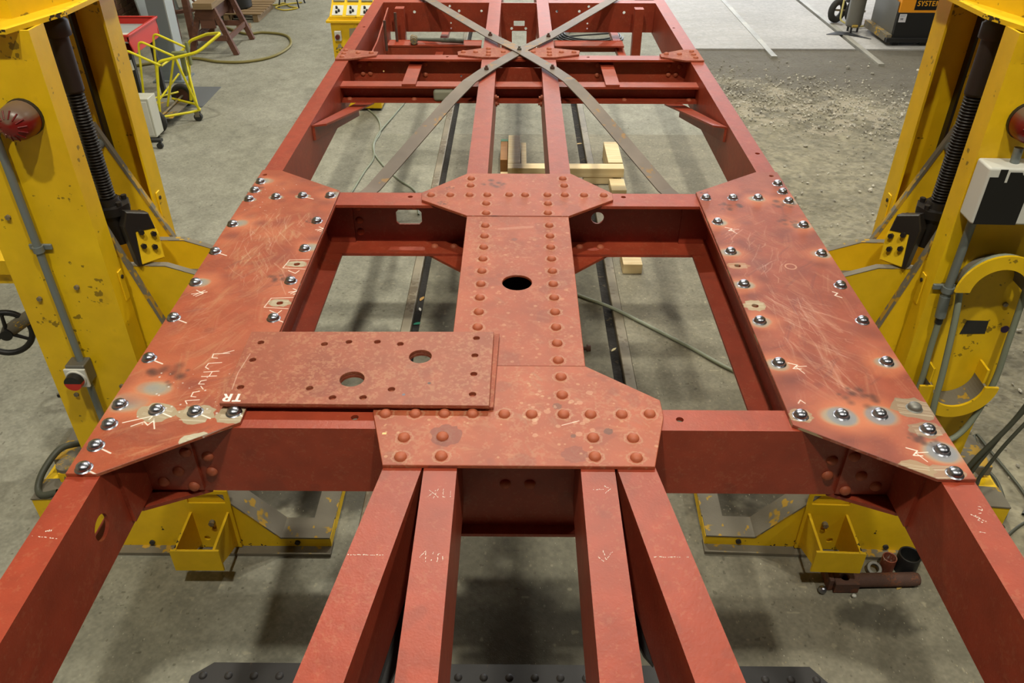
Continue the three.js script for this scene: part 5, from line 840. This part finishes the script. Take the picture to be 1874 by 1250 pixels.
solo('leaning_board', (() => { const g = rbox(-0.012, 0.012, 0, 1.2, -0.4, 0.4, 0.003); g.rotateZ(0.16); return g.translate(-5.2, 0.002, -14.0); })(), WHITE, 'off-white board leaning behind the saw horse', 'board');
{ // pallet with a black drum
  const t = thing('wooden_pallet', 'wooden pallet carrying a black drum behind the saw horse', 'pallet', [-4.5, 0, -13.7]);
  for (let k = 0; k < 6; k++) part(t, 'deck_board', rbox(-5.1, -4.04, 0.11, 0.13, -13.30 - k * 0.165 - 0.12, -13.30 - k * 0.165, 0.003), OLDWOOD);
  for (const x of [-5.05, -4.6, -4.14]) part(t, 'bearer', box(x - 0.04, x + 0.04, 0.0, 0.11, -14.25, -13.31), OLDWOOD);
  const d = thing('steel_drum', 'black steel drum standing on the pallet', 'drum', [-4.55, 0.13, -13.75]); part(d, 'body', lathe([[0, 0.13], [0.24, 0.13], [0.25, 0.15], [0.245, 0.5], [0.25, 0.52], [0.245, 0.54], [0.245, 0.9], [0.25, 0.92], [0.235, 0.92], [0.235, 0.90], [0, 0.90]], 32).translate(-4.55, 0, -13.75), BLACK);
}
solo('timber_offcut', rbox(-4.32, -4.12, 0.0, 0.07, -12.98, -12.88, 0.004), OLDWOOD, 'small timber offcut on the floor beside the pallet', 'timber');
solo('air_hose', tube([[-5.1, 0.02, -10.9], [-4.52, 0.02, -11.25], [-4.05, 0.02, -11.09], [-3.68, 0.02, -11.10], [-3.38, 0.02, -11.36], [-3.27, 0.02, -11.85], [-3.37, 0.02, -12.29], [-3.55, 0.02, -12.52], [-3.86, 0.02, -12.61], [-4.09, 0.02, -12.54], [-4.5, 0.02, -12.9]], 0.019, 100, 8), new THREE.MeshStandardMaterial({ color: new THREE.Color('#7d7440'), roughness: 0.6 }), 'olive air hose lying in a wide loop round the saw horse', 'hose');
solo('yellow_cable', tube([[-4.5, 0.3, -14.9], [-4.37, 0.02, -14.70], [-4.14, 0.015, -14.40], [-3.99, 0.015, -14.55], [-3.83, 0.015, -14.30], [-3.68, 0.015, -14.20], [-3.87, 0.015, -14.05], [-4.04, 0.028, -14.18], [-3.9, 0.028, -14.42], [-3.7, 0.015, -14.6]], 0.012, 80, 6), new THREE.MeshStandardMaterial({ color: new THREE.Color('#b9a53a'), roughness: 0.6 }), 'tangled yellow cable on the far floor beside the stool', 'cable');
{ const t = thing('stool', 'thin-legged black stool far down the workshop', 'stool', [-3.85, 0, -14.5]); for (const [x, z] of [[-3.67, -14.25], [-3.65, -14.62], [-4.02, -14.3], [-4.0, -14.65]]) part(t, 'leg', bar([x, 0, z], [x * 0.3 - 3.84 * 0.7, 0.6, z * 0.3 - 14.45 * 0.7], 0.02, 0.02), BLACK); part(t, 'seat', cyl([-3.83, 0.6, -14.45], [-3.83, 0.64, -14.45], 0.16, 0.16, 24), BLACK); }
// coil of cable on the floor seen under the far cross member
solo('cable_coil', (() => { const p = []; for (let i = 0; i <= 80; i++) { const a = i / 80 * Math.PI * 8, r = 0.50 - 0.07 * i / 80 * 2; p.push([1.05 + Math.cos(a) * r, 0.014 + (i / 80) * 0.06, -12.45 + Math.sin(a) * r * 0.9]); } p.push([0.5, 0.02, -12.3], [0.55, 0.013, -11.6], [0.45, 0.013, -11.2]); return tube(p, 0.012, 360, 6); })(), BLACK, 'black cable coiled on the pale floor beyond the frame', 'cable');
// ---------------------------------------------------------------- right background
{ // blasting unit
  const t = thing('blasting_unit', 'orange and black wheeled blasting unit with bold lettering on the pale slab', 'machine', [5.65, 0, -12.2]);
  part(t, 'lower_body', rbox(5.27, 6.35, 0.10, 0.47, -12.90, -12.02, 0.008), BLACK);
  part(t, 'side_panel', box(5.262, 5.27, 0.12, 0.60, -12.88, -12.06), DULLST);
  part(t, 'base_bar', rbox(5.18, 6.42, 0.07, 0.13, -12.06, -11.98, 0.006), BLACK); part(t, 'base_bar', rbox(5.18, 5.26, 0.07, 0.17, -12.9, -12.02, 0.006), GREYWORN);
  for (const x of [5.35, 5.75, 6.25]) for (const z of [-12.1, -12.8]) part(t, 'foot', box(x - 0.04, x + 0.04, 0.015, 0.075, z - 0.05, z + 0.05), BLACK);
  const up = part(t, 'upper_body', ex([[-12.02, 0.47], [-12.02, 0.95], [-12.3, 1.15], [-12.9, 1.15], [-12.9, 0.47]], 'x', 5.28, 6.35), ORANGE);
  part(up, 'side_vent', box(5.272, 5.28, 0.55, 0.95, -12.75, -12.15), GREYWORN);
  const lt = canvasTex(512, 512, (u, v, o) => { o[0] = o[1] = o[2] = 12; }, (g) => { g.fillStyle = '#e8a01c'; g.font = 'bold 118px sans-serif'; g.textBaseline = 'middle'; g.save(); g.translate(26, 400); g.scale(0.86, 1.05); g.fillText('SYSTEM', 0, 0); g.restore(); g.save(); g.translate(26, 250); g.scale(0.62, 1.0); g.fillText('KWIKBLAST', 0, 0); g.restore(); });
  { const g = new THREE.PlaneGeometry(0.46, 0.40); const b = new THREE.BoxGeometry(0.46, 0.40, 0.004); const m = part(up, 'lettered_panel', b.translate(5.705, 0.705, -12.018), new THREE.MeshStandardMaterial({ map: lt, roughness: 0.5 })); }
  const lb = canvasTex(128, 128, (u, v, o) => { o[0] = o[1] = 212; o[2] = 220; }, (g) => { g.fillStyle = '#3a3a48'; g.font = 'bold 50px sans-serif'; g.fillText('98', 24, 96); g.fillStyle = '#9aa0b4'; g.fillRect(14, 18, 100, 8); g.fillRect(14, 34, 80, 6); });
  t.position.x += 0.08;
  part(t, 'white_label', new THREE.BoxGeometry(0.10, 0.11, 0.004).translate(5.345, 0.395, -12.018), new THREE.MeshStandardMaterial({ map: lb, roughness: 0.5 }));
}
{ const t = thing('media_hopper', 'grey steel cylinder standing behind the orange blasting unit', 'cylinder', [5.05, 0, -12.78]); part(t, 'body', lathe([[0, 0.10], [0.10, 0.10], [0.115, 0.13], [0.115, 0.62], [0.09, 0.66], [0, 0.67]], 28).translate(5.05, 0, -12.78), DULLST); for (let k = 0; k < 3; k++) part(t, 'foot', box(5.05 + Math.cos(k * 2.1) * 0.08 - 0.012, 5.05 + Math.cos(k * 2.1) * 0.08 + 0.012, 0.015, 0.105, -12.78 + Math.sin(k * 2.1) * 0.08 - 0.012, -12.78 + Math.sin(k * 2.1) * 0.08 + 0.012), BLACK); part(t, 'valve', cyl([4.99, 0.13, -12.65], [5.07, 0.13, -12.65], 0.02, 0.02, 10), new THREE.MeshStandardMaterial({ color: new THREE.Color('#b59a4a'), roughness: 0.4, metalness: 0.6 })); }
{ const t = thing('pot_trolley', 'black-wheeled tube-framed pot trolley far beyond the blasting unit', 'trolley', [5.2, 0, -13.3]); for (const x of [4.98, 5.24]) part(t, 'wheel', new THREE.TorusGeometry(0.13, 0.05, 12, 28).rotateY(0.5).translate(x, 0.195, -13.35), RUBBER); part(t, 'axle', cyl([4.9, 0.195, -13.40], [5.4, 0.195, -13.30], 0.015), GREYWORN); part(t, 'frame_tube', pipe([[5.02, 1.0, -13.3], [4.94, 0.12, -13.05], [5.14, 0.04, -12.95], [5.5, 0.05, -13.1]], 0.014, 0.05), new THREE.MeshStandardMaterial({ color: new THREE.Color('#c9bf78'), roughness: 0.5 })); part(t, 'pot', lathe([[0, 0.25], [0.14, 0.28], [0.16, 0.4], [0.16, 0.9], [0.1, 1.02], [0, 1.03]], 24).translate(5.3, 0, -13.55), new THREE.MeshStandardMaterial({ color: new THREE.Color('#3a3a38'), roughness: 0.6 })); }
// rubber flap lying over the far rail
solo('rubber_flap', ex([[4.62, -12.62], [4.86, -12.80], [5.0, -12.72], [5.20, -12.36], [4.95, -12.56]], 'y', 0.016, 0.024), BLACK, 'torn black rubber strip lying across the rail on the pale slab', 'rubber strip');
// loose stones
{
  const g = new THREE.IcosahedronGeometry(1, 0); const n = 2600; const im = new THREE.InstancedMesh(g, new THREE.MeshStandardMaterial({ color: 0xffffff, roughness: 0.95 }), n);
  const m = new THREE.Matrix4(), q = new THREE.Quaternion(), e = new THREE.Euler(), c = new THREE.Color();
  for (let i = 0; i < n; i++) {
    let x, z; if (i < 1700) { const t = rnd(); x = 2.4 + t * 2.6; z = -9.9 + 0.9 * (x - 2.4) * 0.35 + (rnd() + rnd() - 1) * 1.3; } else { x = rr(2.15, 5.5); z = rr(-11.3, -2.2); }
    const s = rr(0.004, 0.016) * (rnd() < 0.06 ? 1.8 : 1); e.set(rnd() * 6, rnd() * 6, rnd() * 6); q.setFromEuler(e);
    m.compose(V(x, 0.002 + s * 0.3, z), q, V(s * rr(0.7, 1.4), s * rr(0.5, 0.9), s)); im.setMatrixAt(i, m); const k = rr(0.26, 0.62); c.setRGB(k, k * 0.95, k * 0.82); im.setColorAt(i, c);
  }
  im.name = 'loose_gravel'; im.castShadow = im.receiveShadow = true; tag(im, 'loose pale stones scattered over the dirt beside the frame', 'gravel', null, 'stuff'); scene.add(im);
}

scene.traverse((o) => { if (o.isMesh) { o.castShadow = true; o.receiveShadow = true; } });
scene.add(camera);
renderer.render(scene, camera);
